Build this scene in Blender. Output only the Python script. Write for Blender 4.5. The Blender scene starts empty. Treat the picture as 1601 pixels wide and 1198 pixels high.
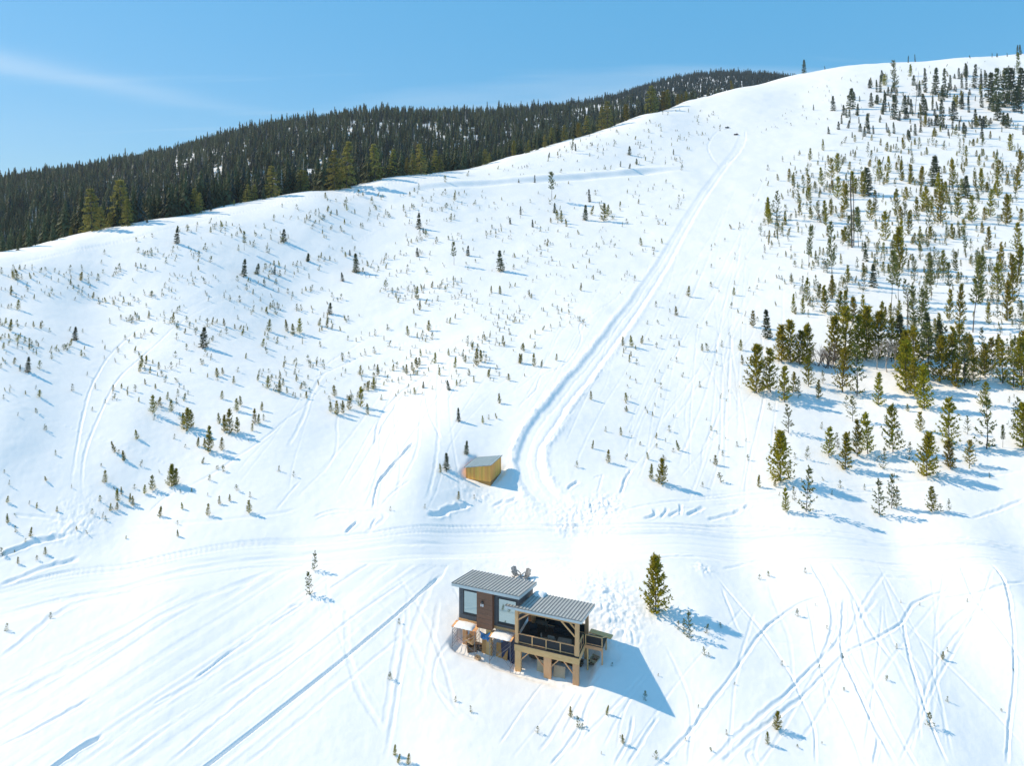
import bpy, bmesh, math, random
import numpy as np
from mathutils import Vector, Matrix

# ------------------------------------------------------------------ camera, sky, sun, exposure
scene = bpy.context.scene
COL = scene.collection
F, UC, VH, HC = 1100.0, 800.5, 330.0, 50.0        # focal length in photo pixels, centre column, horizon row, camera height
cam_d = bpy.data.cameras.new('camera')
cam = bpy.data.objects.new('camera', cam_d); COL.objects.link(cam)
cam.location = (0, 0, HC); cam.rotation_euler = (math.radians(90), 0, 0)
cam_d.sensor_width = 36.0; cam_d.lens = F / 1601 * 36.0
cam_d.shift_y = -(599 - VH) / 1601
cam_d.clip_start = 0.5; cam_d.clip_end = 9000
scene.camera = cam

SUN_AZ, SUN_EL = math.radians(17), math.radians(40)   # shadows run to the right and 17 degrees towards the camera
sun_dir = Vector((-math.cos(SUN_AZ) * math.cos(SUN_EL), math.sin(SUN_AZ) * math.cos(SUN_EL), math.sin(SUN_EL)))
sun_d = bpy.data.lights.new('sun', 'SUN'); sun_d.energy = 5.0; sun_d.angle = math.radians(0.53); sun_d.color = (1.0, 0.805, 0.575)
sun = bpy.data.objects.new('sun', sun_d); COL.objects.link(sun)
sun.rotation_euler = sun_dir.to_track_quat('Z', 'Y').to_euler(); sun.location = (-120, 60, 160)

world = bpy.data.worlds.new('World'); scene.world = world; world.use_nodes = True
wn, wl = world.node_tree.nodes, world.node_tree.links
for n in list(wn): wn.remove(n)
w_out = wn.new('ShaderNodeOutputWorld'); w_bg = wn.new('ShaderNodeBackground'); w_sky = wn.new('ShaderNodeTexSky')
w_sky.sky_type = 'NISHITA'; w_sky.sun_disc = False; w_sky.sun_elevation = SUN_EL
w_sky.sun_rotation = math.atan2(sun_dir.x, sun_dir.y)
w_sky.altitude = 1200; w_sky.air_density = 1.0; w_sky.dust_density = 0.7; w_sky.ozone_density = 2.2
w_bg.inputs['Strength'].default_value = 0.108
# thin high cirrus drawn out along one direction
w_tc = wn.new('ShaderNodeTexCoord'); w_sep = wn.new('ShaderNodeSeparateXYZ'); wl.new(w_tc.outputs['Generated'], w_sep.inputs[0])
def wmath(op, a, b=None):
    m = wn.new('ShaderNodeMath'); m.operation = op
    for i, x in enumerate((a, b)):
        if x is None: continue
        if isinstance(x, (int, float)): m.inputs[i].default_value = x
        else: wl.new(x, m.inputs[i])
    return m.outputs[0]
zc = wmath('MAXIMUM', w_sep.outputs['Z'], 0.02)
zc = wmath('ADD', zc, 0.06)
px_ = wmath('DIVIDE', w_sep.outputs['X'], zc); py_ = wmath('DIVIDE', w_sep.outputs['Y'], zc)
w_cmb = wn.new('ShaderNodeCombineXYZ'); wl.new(px_, w_cmb.inputs[0]); wl.new(py_, w_cmb.inputs[1])
w_map = wn.new('ShaderNodeMapping'); w_map.inputs['Rotation'].default_value = (0, 0, math.radians(28)); w_map.inputs['Scale'].default_value = (0.22, 0.85, 1)
wl.new(w_cmb.outputs[0], w_map.inputs[0])
w_noi = wn.new('ShaderNodeTexNoise'); w_noi.inputs['Scale'].default_value = 0.75; w_noi.inputs['Detail'].default_value = 5; w_noi.inputs['Roughness'].default_value = 0.5
w_noi.inputs['Distortion'].default_value = 0.35
wl.new(w_map.outputs[0], w_noi.inputs['Vector'])
w_ramp = wn.new('ShaderNodeMapRange'); w_ramp.inputs['From Min'].default_value = 0.50; w_ramp.inputs['From Max'].default_value = 0.78
w_ramp.inputs['To Min'].default_value = 0.0; w_ramp.inputs['To Max'].default_value = 0.45
wl.new(w_noi.outputs['Fac'], w_ramp.inputs['Value'])
ln_ = wmath('ADD', wmath('MULTIPLY', px_, 0.886), wmath('MULTIPLY', py_, -0.46)); ll_ = wmath('ADD', wmath('MULTIPLY', px_, 0.46), wmath('MULTIPLY', py_, 0.886))
w_n2 = wn.new('ShaderNodeTexNoise'); w_n2.inputs['Scale'].default_value = 1.6; w_n2.inputs['Detail'].default_value = 4; wl.new(w_map.outputs[0], w_n2.inputs['Vector'])
dv_ = wmath('DIVIDE', wmath('ADD', ln_, wmath('ADD', wmath('MULTIPLY', w_n2.outputs['Fac'], 0.5), 3.635)), 0.22)
bell = wmath('POWER', 2.718, wmath('MULTIPLY', wmath('MULTIPLY', dv_, dv_), -1.0))
fade = wn.new('ShaderNodeMapRange'); fade.inputs['From Min'].default_value = 3.9; fade.inputs['From Max'].default_value = 1.6; wl.new(ll_, fade.inputs['Value'])
w_wisp = wmath('MULTIPLY', wmath('MULTIPLY', bell, fade.outputs[0]), 0.26)
w_hsv = wn.new('ShaderNodeHueSaturation'); w_hsv.inputs['Saturation'].default_value = 1.1; w_hsv.inputs['Value'].default_value = 1.0
w_az = wn.new('ShaderNodeMix'); w_az.data_type = 'RGBA'; w_az.inputs[0].default_value = 0.64
wl.new(w_sky.outputs[0], w_az.inputs[6]); w_az.inputs[7].default_value = (1.7, 5.3, 8.9, 1)
wl.new(w_az.outputs[2], w_hsv.inputs['Color'])
w_mix = wn.new('ShaderNodeMix'); w_mix.data_type = 'RGBA'
wl.new(wmath('MINIMUM', wmath('ADD', w_ramp.outputs[0], w_wisp), 0.6), w_mix.inputs[0]); wl.new(w_hsv.outputs[0], w_mix.inputs[6]); w_mix.inputs[7].default_value = (9.5, 10.0, 10.5, 1)
wl.new(w_mix.outputs[2], w_bg.inputs['Color']); wl.new(w_bg.outputs[0], w_out.inputs[0])

vs = scene.view_settings
vs.view_transform = 'Standard'; vs.look = 'None'; vs.gamma = 1.0; vs.use_curve_mapping = False; vs.exposure = 0.02
scene.render.film_transparent = False
scene.cycles.max_bounces = 6; scene.cycles.diffuse_bounces = 4; scene.cycles.glossy_bounces = 3; scene.cycles.transmission_bounces = 3

# ------------------------------------------------------------------ helpers
def tag(o, label=None, cat=None, group=None, kind=None):
    if label: o['label'] = label
    if cat: o['category'] = cat
    if group: o['group'] = group
    if kind: o['kind'] = kind
    return o

def empty(name, loc, rz=0.0, label=None, cat=None, group=None):
    o = bpy.data.objects.new(name, None); COL.objects.link(o)
    o.location = loc; o.rotation_euler = (0, 0, rz); o.empty_display_size = 0.3
    return tag(o, label, cat, group)

def mesh_from(name, verts, faces, mats, fmat=None, smooth=False):
    m = bpy.data.meshes.new(name)
    m.from_pydata([tuple(v) for v in verts], [], faces)
    for x in (mats if isinstance(mats, (list, tuple)) else [mats]): m.materials.append(x)
    if fmat is not None: m.polygons.foreach_set('material_index', fmat)
    if smooth: m.polygons.foreach_set('use_smooth', [True] * len(m.polygons))
    m.update(); return m

def link(name, mesh, parent=None, loc=(0, 0, 0)):
    o = bpy.data.objects.new(name, mesh); COL.objects.link(o); o.location = loc
    if parent: o.parent = parent
    return o

class MB:
    """collects boxes, beams and tubes into one mesh"""
    def __init__(s): s.v, s.f = [], []
    def add(s, vs_, fs):
        k = len(s.v); s.v += [tuple(p) for p in vs_]; s.f += [tuple(i + k for i in f) for f in fs]; return s
    def box(s, x0, x1, y0, y1, z0, z1):
        p = [(x, y, z) for z in (z0, z1) for y in (y0, y1) for x in (x0, x1)]
        return s.add(p, [(0, 2, 3, 1), (4, 5, 7, 6), (0, 1, 5, 4), (2, 6, 7, 3), (0, 4, 6, 2), (1, 3, 7, 5)])
    def beam(s, p, q, w, h=None, up=(0, 0, 1)):
        h = h or w; p, q = Vector(p), Vector(q); d = (q - p).normalized(); up = Vector(up)
        if abs(d.dot(up)) > 0.98: up = Vector((0, 1, 0))
        a = d.cross(up).normalized(); b = a.cross(d).normalized()
        pts = [e + a * (sx * w / 2) + b * (sy * h / 2) for e in (p, q) for sx, sy in ((-1, -1), (1, -1), (1, 1), (-1, 1))]
        return s.add(pts, [(3, 2, 1, 0), (4, 5, 6, 7), (0, 1, 5, 4), (1, 2, 6, 5), (2, 3, 7, 6), (3, 0, 4, 7)])
    def tube(s, path, r, n=6, r2=None):
        path = [Vector(p) for p in path]; rings = []
        for i, p in enumerate(path):
            d = (path[min(i + 1, len(path) - 1)] - path[max(i - 1, 0)]).normalized()
            u = d.cross(Vector((0.31, 0.2, 0.93))); u = u.normalized() if u.length > 1e-4 else Vector((1, 0, 0)); w = d.cross(u)
            rr = r if r2 is None else r + (r2 - r) * i / max(1, len(path) - 1)
            rings.append([p + (u * math.cos(k * 2 * math.pi / n) + w * math.sin(k * 2 * math.pi / n)) * rr for k in range(n)])
        fs = [tuple(i * n + x for x in (k, (k + 1) % n)) + tuple((i + 1) * n + x for x in ((k + 1) % n, k)) for i in range(len(path) - 1) for k in range(n)]
        fs += [tuple(range(n))[::-1], tuple((len(path) - 1) * n + k for k in range(n))]
        return s.add([p for r_ in rings for p in r_], fs)
    def prism(s, poly, axis, t0, t1):
        """poly in the two other axes, extruded along axis"""
        n = len(poly); pts = []
        for t in (t0, t1):
            for (a, b) in poly:
                pts.append({'x': (t, a, b), 'y': (a, t, b), 'z': (a, b, t)}[axis])
        fs = [tuple(range(n))[::-1], tuple(range(n, 2 * n))] + [(k, (k + 1) % n, n + (k + 1) % n, n + k) for k in range(n)]
        return s.add(pts, fs)
    def mesh(s, name, mat, bevel=0.0, smooth=False):
        m = mesh_from(name, s.v, s.f, mat, smooth=smooth)
        bm = bmesh.new(); bm.from_mesh(m)
        bmesh.ops.recalc_face_normals(bm, faces=bm.faces)
        if bevel > 0: bmesh.ops.bevel(bm, geom=bm.edges[:], offset=bevel, segments=1, affect='EDGES')
        bm.to_mesh(m); bm.free(); return m
    def build(s, name, mat, parent=None, bevel=0.0, loc=(0, 0, 0), smooth=False):
        return link(name, s.mesh(name, mat, bevel, smooth), parent, loc)

# ------------------------------------------------------------------ procedural materials
class NT:
    def __init__(s, name):
        s.m = bpy.data.materials.new(name); s.m.use_nodes = True; s.t = s.m.node_tree; s.n, s.l = s.t.nodes, s.t.links
        s.b = s.n['Principled BSDF']; s.out = s.n['Material Output']
    def new(s, k, **kw):
        x = s.n.new('ShaderNode' + k)
        for a, v in kw.items(): setattr(x, a, v)
        return x
    def coord(s, scale=(1, 1, 1), which='Object', rot=(0, 0, 0)):
        tc = s.new('TexCoord'); mp = s.new('Mapping'); s.l.new(tc.outputs[which], mp.inputs[0]); mp.inputs['Scale'].default_value = scale; mp.inputs['Rotation'].default_value = rot
        return mp.outputs[0]
    def noise(s, vec, scale, detail=3, rough=0.55, dist=0.0):
        x = s.new('TexNoise'); s.l.new(vec, x.inputs['Vector']); x.inputs['Scale'].default_value = scale
        x.inputs['Detail'].default_value = detail; x.inputs['Roughness'].default_value = rough; x.inputs['Distortion'].default_value = dist
        return x.outputs['Fac']
    def ramp(s, fac, stops):
        x = s.new('ValToRGB'); s.l.new(fac, x.inputs[0]); e = x.color_ramp.elements
        while len(e) < len(stops): e.new(0.5)
        for i, (p, c) in enumerate(stops): e[i].position = p; e[i].color = (*c, 1)
        return x.outputs[0]
    def bump(s, h, strength, dist):
        x = s.new('Bump'); s.l.new(h, x.inputs['Height']); x.inputs['Strength'].default_value = strength; x.inputs['Distance'].default_value = dist
        s.l.new(x.outputs[0], s.b.inputs['Normal'])
    def col(s, c):
        if isinstance(c, tuple): s.b.inputs['Base Color'].default_value = (*c, 1)
        else: s.l.new(c, s.b.inputs['Base Color'])
    def set(s, **kw):
        for k, v in kw.items(): s.b.inputs[k.replace('_', ' ')].default_value = v
        return s

def mix_hue(nt, colour, h=0.03, sv=0.15, vv=0.35):
    """per-object variation of a colour"""
    oi = nt.new('ObjectInfo'); hs = nt.new('HueSaturation')
    def rng(src, a, b):
        m = nt.new('MapRange'); nt.l.new(src, m.inputs['Value']); m.inputs['To Min'].default_value = a; m.inputs['To Max'].default_value = b; return m.outputs[0]
    wn_ = nt.new('TexWhiteNoise', noise_dimensions='1D'); nt.l.new(oi.outputs['Random'], wn_.inputs['W'])
    nt.l.new(rng(oi.outputs['Random'], 0.5 - h, 0.5 + h), hs.inputs['Hue'])
    nt.l.new(rng(wn_.outputs['Value'], 1 - vv, 1 + vv), hs.inputs['Value'])
    hs.inputs['Saturation'].default_value = 1.1
    nt.l.new(colour, hs.inputs['Color']); return hs.outputs[0]

def foliage(name, lo, hi, h=0.02, vv=0.3, trans=0.25, scale=3.0):
    t = NT(name); vec = t.coord((1, 1, 1), 'Object'); n = t.noise(vec, scale, 2)
    c = t.ramp(n, [(0.3, lo), (0.7, hi)]); c = mix_hue(t, c, h, 0.1, vv)
    t.col(c); t.set(Roughness=0.75); t.b.inputs['Specular IOR Level'].default_value = 0.2
    tr = t.new('BsdfTranslucent'); t.l.new(c, tr.inputs[0]); mx = t.new('MixShader'); mx.inputs[0].default_value = trans
    t.l.new(t.b.outputs[0], mx.inputs[1]); t.l.new(tr.outputs[0], mx.inputs[2]); t.l.new(mx.outputs[0], t.out.inputs[0])
    return t.m

def wood(name, lo, hi, grain=(1.2, 14, 14), vv=0.12, rough=0.7):
    t = NT(name); vec = t.coord(grain); n = t.noise(vec, 1.6, 5, 0.6, 0.6)
    c = t.ramp(n, [(0.25, lo), (0.75, hi)]); c = mix_hue(t, c, 0.012, 0.1, vv)
    t.col(c); t.set(Roughness=rough); t.bump(n, 0.25, 0.02); return t.m

M = {}
M['pine'] = foliage('pine_needles', (0.200, 0.198, 0.033), (0.403, 0.351, 0.063), 0.018, 0.22, 0.48)
M['lush'] = foliage('bright_pine_needles', (0.219, 0.207, 0.030), (0.432, 0.368, 0.057), 0.016, 0.2, 0.55)
M['pine_dull'] = foliage('dull_needles', (0.117, 0.137, 0.043), (0.230, 0.238, 0.076), 0.015, 0.22, 0.4)
M['spruce'] = foliage('spruce_needles', (0.062, 0.082, 0.037), (0.128, 0.144, 0.063), 0.012, 0.3, 0.25)
M['fir'] = foliage('forest_needles', (0.046, 0.065, 0.035), (0.115, 0.131, 0.068), 0.014, 0.36, 0.25)
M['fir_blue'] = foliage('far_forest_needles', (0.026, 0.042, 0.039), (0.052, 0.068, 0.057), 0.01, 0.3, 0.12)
M['ridge'] = foliage('ridge_needles', (0.221, 0.222, 0.068), (0.426, 0.386, 0.138), 0.012, 0.18, 0.45)
M['yellow'] = foliage('yellow_needles', (0.16, 0.14, 0.03), (0.24, 0.20, 0.05), 0.012, 0.1)
M['bark'] = wood('bark', (0.045, 0.036, 0.030), (0.11, 0.09, 0.075), (6, 6, 1.5))
M['grey_bark'] = wood('pale_bark', (0.26, 0.24, 0.22), (0.42, 0.40, 0.37), (6, 6, 1.5))
M['twig'] = wood('brown_twigs', (0.10, 0.07, 0.055), (0.17, 0.125, 0.10), (6, 6, 1.5))

t = NT('snow'); vec = t.coord((1, 1, 1))
n1 = t.noise(vec, 0.9, 5, 0.62); n2 = t.noise(vec, 11.0, 4, 0.65)
c = t.ramp(n1, [(0.25, (0.86, 0.87, 0.875)), (0.75, (0.90, 0.905, 0.905))]); t.col(c); t.set(Roughness=0.6)
t.b.inputs['Specular IOR Level'].default_value = 0.25
mt = t.new('Math', operation='MULTIPLY'); t.l.new(n2, mt.inputs[0]); mt.inputs[1].default_value = 0.6
ad = t.new('Math', operation='ADD'); t.l.new(mt.outputs[0], ad.inputs[0]); t.l.new(n1, ad.inputs[1])
t.bump(ad.outputs[0], 0.5, 0.04); M['snow'] = t.m
# ------------------------------------------------------------------ terrain: heights from surveyed points (photo column, photo row, distance)
SURVEY = [
 # bottom edge and the slope round the cabin
 (-150,1198,64),(0,1198,64),(350,1198,65),(620,1198,65.5),(840,1198,65),(1059,1198,64.9),(1300,1198,64.5),(1601,1198,65),(1750,1198,65),
 (0,1060,73),(300,1050,74),(560,1030,75.5),(740,1110,70),(880,1100,70.8),(1059,1134,68.5),(1200,1080,71.5),(1450,1070,72),(1601,1060,73),
 (680,1000,77.6),(1012,1024,75.2),(1100,980,78.5),(1350,960,81),(1601,950,82),(250,960,80.5),(560,940,82.5),(900,935,82.5),
 # road bench
 (0,905,85),(0,930,83),(250,880,88),(450,860,91),(700,850,93.5),(900,850,95),(900,872,92),(1150,855,95.5),(1150,875,92.5),(1400,860,95.5),(1601,862,95.5),(1601,885,92),
 (1750,860,95.5),(-150,930,83),
 # first bank, shed
 (0,800,94),(200,800,97),(430,780,100),(700,790,101),(760,765,107),(650,740,106),(950,790,103),(1100,790,104.5),(1350,790,105.5),(1601,770,108),
 (0,700,103),(200,690,109),(420,680,115),(600,660,126),(720,650,125),(860,680,120),(1000,690,121),(1250,690,122),(1450,680,124),(1601,680,123),(1750,690,120),
 # lower hillside
 (0,550,126),(-150,600,112),(180,560,137),(318,530,150),(450,560,150),(560,570,151),(700,560,153),(830,560,153),(950,560,153),(1100,570,152),(1300,580,152),(1450,580,150),(1601,580,147),(1750,590,142),
 (0,480,147),(150,470,163),(300,450,175),(450,470,183),(600,480,184),(780,480,184),(950,480,186),(1100,490,184),(1300,490,182),(1600,490,178),
 # upper bowl
 (400,390,208),(560,390,226),(720,390,232),(880,390,238),(1050,390,242),(1300,390,238),(1600,390,233),(1750,400,225),
 (600,320,276),(760,310,300),(900,310,312),(1060,310,315),(1300,300,324),(1600,300,315),
 (850,250,372),(1000,240,396),(1140,225,425),(1300,220,425),(1600,210,425),(1750,220,400),
 (1090,175,520),(1250,155,560),(1420,140,560),(1600,130,555),
]
CREST = [(-150,440,150),(0,405,172),(120,378,190),(240,352,210),(360,325,244),(480,300,274),(600,283,305),(700,270,340),(794,248,382),(887,220,428),(950,201,466),(1009,178,506),(1075,157,565),(1145,139,622),(1241,117,690),(1320,103,700),(1400,97,700),(1500,90,700),(1600,84,695),(1750,76,680)]
BEYOND = [  # (column, height, distance) of ground that the ridge hides or that rises behind it
 (-150,28,215),(0,31,230),(240,40,285),(480,51,350),(700,68,430),(870,94,520),(1000,118,620),(1090,147,700),(1250,188,820),(1600,206,820),(1420,200,820),
 (-250,40,420),(0,48,420),(200,50,420),(200,70,550),(400,72,480),(600,95,550),(850,130,700),
 (-250,62,660),(0,74,660),(200,96,700),(400,135,760),(600,160,820),(850,178,900),(960,194,960),
 (0,70,1100),(400,110,1200),(700,160,1250),(1020,281,1300),(1100,316,1400),(1230,314,1420),(900,225,1350),(1500,240,1300),
 (0,60,2600),(600,120,2600),(1100,180,2600),(1600,170,2600),(-600,40,1500),(2200,200,1500),(-400,20,3600),(2000,90,3600),
]
def col_row(u, v, Y): return ((u - UC) / F * Y, Y, HC - (v - VH) / F * Y)
pts = [col_row(*p) for p in SURVEY + CREST] + [((u - UC) / F * Y, Y, z) for (u, z, Y) in BEYOND]
pts += [(-40, 30, -9), (0, 30, -9.5), (40, 30, -9), (-30, -60, -26), (30, -60, -26), (-160, 40, -4), (160, 40, -6), (-400, 100, 12), (400, 100, 10), (-500, 300, 40), (700, 300, 60)]
P = np.array(pts, float)
def warp(xy):
    """distances compressed with range so that the thin-plate fit is even near and far"""
    x, y = xy[:, 0], xy[:, 1]
    r = np.maximum(y + 60.0, 20.0)
    return np.stack([x / r * 2.2, np.log(r)], 1)
def tps_k(r2): return np.where(r2 > 0, 0.5 * r2 * np.log(np.maximum(r2, 1e-12)), 0.0)
Wp = warp(P[:, :2]); Nn = len(P)
A_ = np.zeros((Nn + 3, Nn + 3)); d2 = ((Wp[:, None] - Wp[None]) ** 2).sum(-1)
A_[:Nn, :Nn] = tps_k(d2) + np.eye(Nn) * 2e-4; A_[:Nn, Nn] = 1; A_[:Nn, Nn + 1:] = Wp; A_[Nn, :Nn] = 1; A_[Nn + 1:, :Nn] = Wp.T
# fit the sight-line slope (height over distance) rather than the height: near ground stays exact
SC = np.maximum(P[:, 1] + 60.0, 20.0)
coef = np.linalg.solve(A_, np.concatenate([(P[:, 2] - HC) / SC, np.zeros(3)]))
def base_h(x, y):
    x = np.asarray(x, float).ravel(); y = np.asarray(y, float).ravel(); out = np.empty(len(x))
    for i in range(0, len(x), 60000):
        q = np.stack([x[i:i + 60000], y[i:i + 60000]], 1); w = warp(q)
        r2 = (w ** 2).sum(1)[:, None] + (Wp ** 2).sum(1)[None] - 2 * w @ Wp.T
        out[i:i + 60000] = tps_k(np.maximum(r2, 0)) @ coef[:Nn] + coef[Nn] + w @ coef[Nn + 1:]
        out[i:i + 60000] = out[i:i + 60000] * np.maximum(q[:, 1] + 60.0, 20.0) + HC
    return out

_perm = np.random.RandomState(7).rand(256, 256)
def vnoise(x, y):
    xi, yi = np.floor(x).astype(np.int64), np.floor(y).astype(np.int64); fx, fy = x - xi, y - yi
    fx = fx * fx * fx * (fx * (fx * 6 - 15) + 10); fy = fy * fy * fy * (fy * (fy * 6 - 15) + 10)
    g = lambda a, b: _perm[a & 255, b & 255]
    return (g(xi, yi) * (1 - fx) + g(xi + 1, yi) * fx) * (1 - fy) + (g(xi, yi + 1) * (1 - fx) + g(xi + 1, yi + 1) * fx) * fy - 0.5
def fbm(x, y, o=4):
    s, a = 0, 1.0
    for k in range(o): s = s + a * vnoise(x * 2 ** k + 17.3 * k, y * 2 ** k - 9.1 * k); a *= 0.5
    return s

# coarse smooth terrain sampled once on a polar table for quick look-ups
TT = np.concatenate([np.linspace(-2.2, -0.86, 24)[:-1], np.linspace(-0.86, 0.86, 260), np.linspace(0.86, 2.2, 24)[1:]])
YY = np.exp(np.linspace(math.log(20), math.log(3900), 520))
HT = base_h((TT[None] * YY[:, None]), np.repeat(YY[:, None], len(TT), 1)).reshape(len(YY), len(TT))
def h_fast(x, y):
    x = np.asarray(x, float); y = np.asarray(y, float); t = x / np.maximum(y, 1)
    ti = np.clip(np.searchsorted(TT, t) - 1, 0, len(TT) - 2); yi = np.clip(np.searchsorted(YY, y) - 1, 0, len(YY) - 2)
    ft = np.clip((t - TT[ti]) / (TT[ti + 1] - TT[ti]), 0, 1); fy = np.clip((y - YY[yi]) / (YY[yi + 1] - YY[yi]), 0, 1)
    return (HT[yi, ti] * (1 - ft) + HT[yi, ti + 1] * ft) * (1 - fy) + (HT[yi + 1, ti] * (1 - ft) + HT[yi + 1, ti + 1] * ft) * fy

YS = np.exp(np.linspace(math.log(40), math.log(1700), 1500))
def ground(u, v):
    """first point of the smooth terrain on the sight line of a photo pixel: (x, y)"""
    t = (u - UC) / F; s = (v - VH) / F
    above = (HC - s * YS) - h_fast(t * YS, YS)
    hit = np.nonzero(above <= 0)[0]
    if len(hit) == 0:
        k = int(np.argmin(np.where((YS > 140) & (YS < 780), above / YS, 9e9))); return (t * YS[k], YS[k])
    k = hit[0]
    if k == 0: return (t * YS[0], YS[0])
    f = above[k - 1] / (above[k - 1] - above[k]); Y = YS[k - 1] + f * (YS[k] - YS[k - 1])
    return (t * Y, Y)
# ------------------------------------------------------------------ where the cabin stands (needed by the terrain)
PSI = math.radians(20.5)
CAB = Vector((0.307, 75.0, 3.94))                       # front corner post of the deck, at deck level
ax, bx_ = Vector((math.cos(PSI), -math.sin(PSI), 0)), Vector((math.sin(PSI), math.cos(PSI), 0))

# ------------------------------------------------------------------ terrain sheet
rows = [22.0]
while rows[-1] < 2500:
    y = rows[-1]; zc_ = float(h_fast(0.1 * y, y))
    if y < 58: d = 1.2
    elif y < 735: d = 1.5 * y / (F * max(0.27, (HC - zc_) / y + 0.20))
    elif y < 1500: d = 9
    else: d = 40
    rows.append(y + d)
GY = np.array(rows)
GT = np.concatenate([np.linspace(-1.5, -0.77, 30)[:-1], np.arange(-0.77, 0.77, 1.5 / F), np.linspace(0.7705, 1.5, 30)])
GX = GT[None] * GY[:, None]; GYY = np.repeat(GY[:, None], len(GT), 1)
H = base_h(GX, GYY).reshape(GX.shape)
near = np.clip((760 - GYY) / 60, 0, 1)
H += near * (0.42 * fbm(GX / 26, GYY / 26, 3) + 0.09 * fbm(GX / 5.5 + 40, GYY / 5.5, 3)) * np.clip(GYY / 110, 0.45, 1.6)
H += np.clip((GYY - 250) / 400, 0, 1) * 0.7 * fbm(GX / 60 + 5, GYY / 60, 3)
H += 0.030 * np.clip((420 - GYY) / 200, 0, 1) * fbm(GX / 0.9, GYY / 0.9, 3)

def spline(ps, n=8):
    ps = [np.array(p, float) for p in ps]; q = [2 * ps[0] - ps[1]] + ps + [2 * ps[-1] - ps[-2]]; out = []
    for i in range(1, len(q) - 2):
        for k in range(n):
            t_ = k / n; out.append(0.5 * (2 * q[i] + (q[i + 1] - q[i - 1]) * t_ + (2 * q[i - 1] - 5 * q[i] + 4 * q[i + 1] - q[i + 2]) * t_ ** 2 + (3 * q[i] - q[i - 1] - 3 * q[i + 1] + q[i + 2]) * t_ ** 3))
    out.append(ps[-1]); return np.array(out)

def near_line(path, reach):
    """(slices, distance, signed side) of the sheet's points within reach of a plan polyline"""
    y0, y1 = path[:, 1].min() - reach, path[:, 1].max() + reach
    r0, r1 = np.searchsorted(GY, y0), np.searchsorted(GY, y1) + 1
    ts = np.concatenate([(path[:, 0] - reach) / path[:, 1], (path[:, 0] + reach) / path[:, 1]])
    c0, c1 = np.searchsorted(GT, ts.min() - 0.01), np.searchsorted(GT, ts.max() + 0.01) + 1
    D = np.full((r1 - r0, c1 - c0), 1e9); S = np.zeros_like(D); L = np.zeros_like(D)
    run = 0.0
    for a, b in zip(path[:-1], path[1:]):
        ra, rb = np.searchsorted(GY, min(a[1], b[1]) - reach) - r0, np.searchsorted(GY, max(a[1], b[1]) + reach) + 1 - r0
        tt = [(a[0] - reach) / a[1], (a[0] + reach) / a[1], (b[0] - reach) / b[1], (b[0] + reach) / b[1]]
        ca, cb = np.searchsorted(GT, min(tt) - 0.004) - c0, np.searchsorted(GT, max(tt) + 0.004) + 1 - c0
        ra, ca = max(ra, 0), max(ca, 0)
        X = GX[r0 + ra:r0 + rb, c0 + ca:c0 + cb]; Y = GYY[r0 + ra:r0 + rb, c0 + ca:c0 + cb]
        if X.size == 0: continue
        d = b - a; l2 = (d ** 2).sum()
        if l2 < 1e-9: continue
        tr = ((X - a[0]) * d[0] + (Y - a[1]) * d[1]) / l2; k = np.clip(tr, 0, 1)
        dx, dy = X - a[0] - k * d[0], Y - a[1] - k * d[1]; dd = np.sqrt(dx * dx + dy * dy)
        sg = np.sign(d[0] * dy - d[1] * dx)
        sub = D[ra:ra + X.shape[0], ca:ca + X.shape[1]]; m = dd < sub
        sub[m] = dd[m]; S[ra:ra + X.shape[0], ca:ca + X.shape[1]][m] = sg[m]; L[ra:ra + X.shape[0], ca:ca + X.shape[1]][m] = (run + k * math.sqrt(l2))[m]
        run += math.sqrt(l2)
    return (slice(r0, r1), slice(c0, c1)), D, S, L, run

def plan(px): return np.array([ground(u, v) for u, v in px])

GD = 0.55; RUF = 1.0
def groove(px, w, depth, berm=0.35, n=6, wob=0.35):
    """a track pressed into the snow: w = half width, with a small raised lip"""
    w *= 0.68; depth *= GD; pth = spline(plan(px), n)
    sl, D, S, L, run = near_line(pth, w * 3 + 0.3)
    ok = D < w * 3 + 0.3
    if not ok.any(): return
    D = D * (1 + RUF * (0.5 * vnoise(L / 1.9 + 7, S * 2.0) + 0.5 * vnoise(L / 0.7, S * 3.0)))
    amp = 1 + wob * 2 * vnoise(L / 3.1 + px[0][0], L * 0 + px[0][1] * 0.37)
    ends = np.clip(np.minimum(L, run - L) / (0.06 * run + 0.3), 0, 1)
    dz = -depth * np.exp(-(D / w) ** 4) + depth * berm * np.exp(-((D - 1.55 * w) / (0.5 * w)) ** 2)
    H[sl] += np.where(ok, dz * amp * ends, 0)

# the groomed lane up the hill: a sunk bed with banks
LANE = spline(plan([(915,822),(880,800),(848,772),(829,738),(828,706),(845,672),(870,637),(900,597),(930,560),(962,520),(1000,468),(1038,408),(1070,352),(1100,304),(1126,266),(1152,234),(1162,206)]), 6)
sl, D, S, L, run = near_line(LANE, 9)
D = D + np.clip(1.2 - L / 200, 0.3, 1) * (0.4 * vnoise(L / 5.3, S * 5) + 0.28 * fbm(L / 1.3, S * 7 + 3, 3))
bed = 1.95
mid = 1 / (1 + np.exp((D - bed) / 0.16)); ends = np.clip(np.minimum((L - 4) / 18, (run - L) / 40), 0, 1)
amp = 1 + 0.5 * vnoise(L / 4, S * 3)
dz = -(0.15 + 0.42 * np.clip(1 - L / 115, 0, 1)) * mid * ends + 0.09 * np.exp(-((D - bed - 0.8) / 0.5) ** 2) * amp * ends * np.clip(1.15 - L / 260, 0.25, 1)
dz += mid * 0.035 * vnoise(D * S * 4.2, L / 30) * 2
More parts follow.
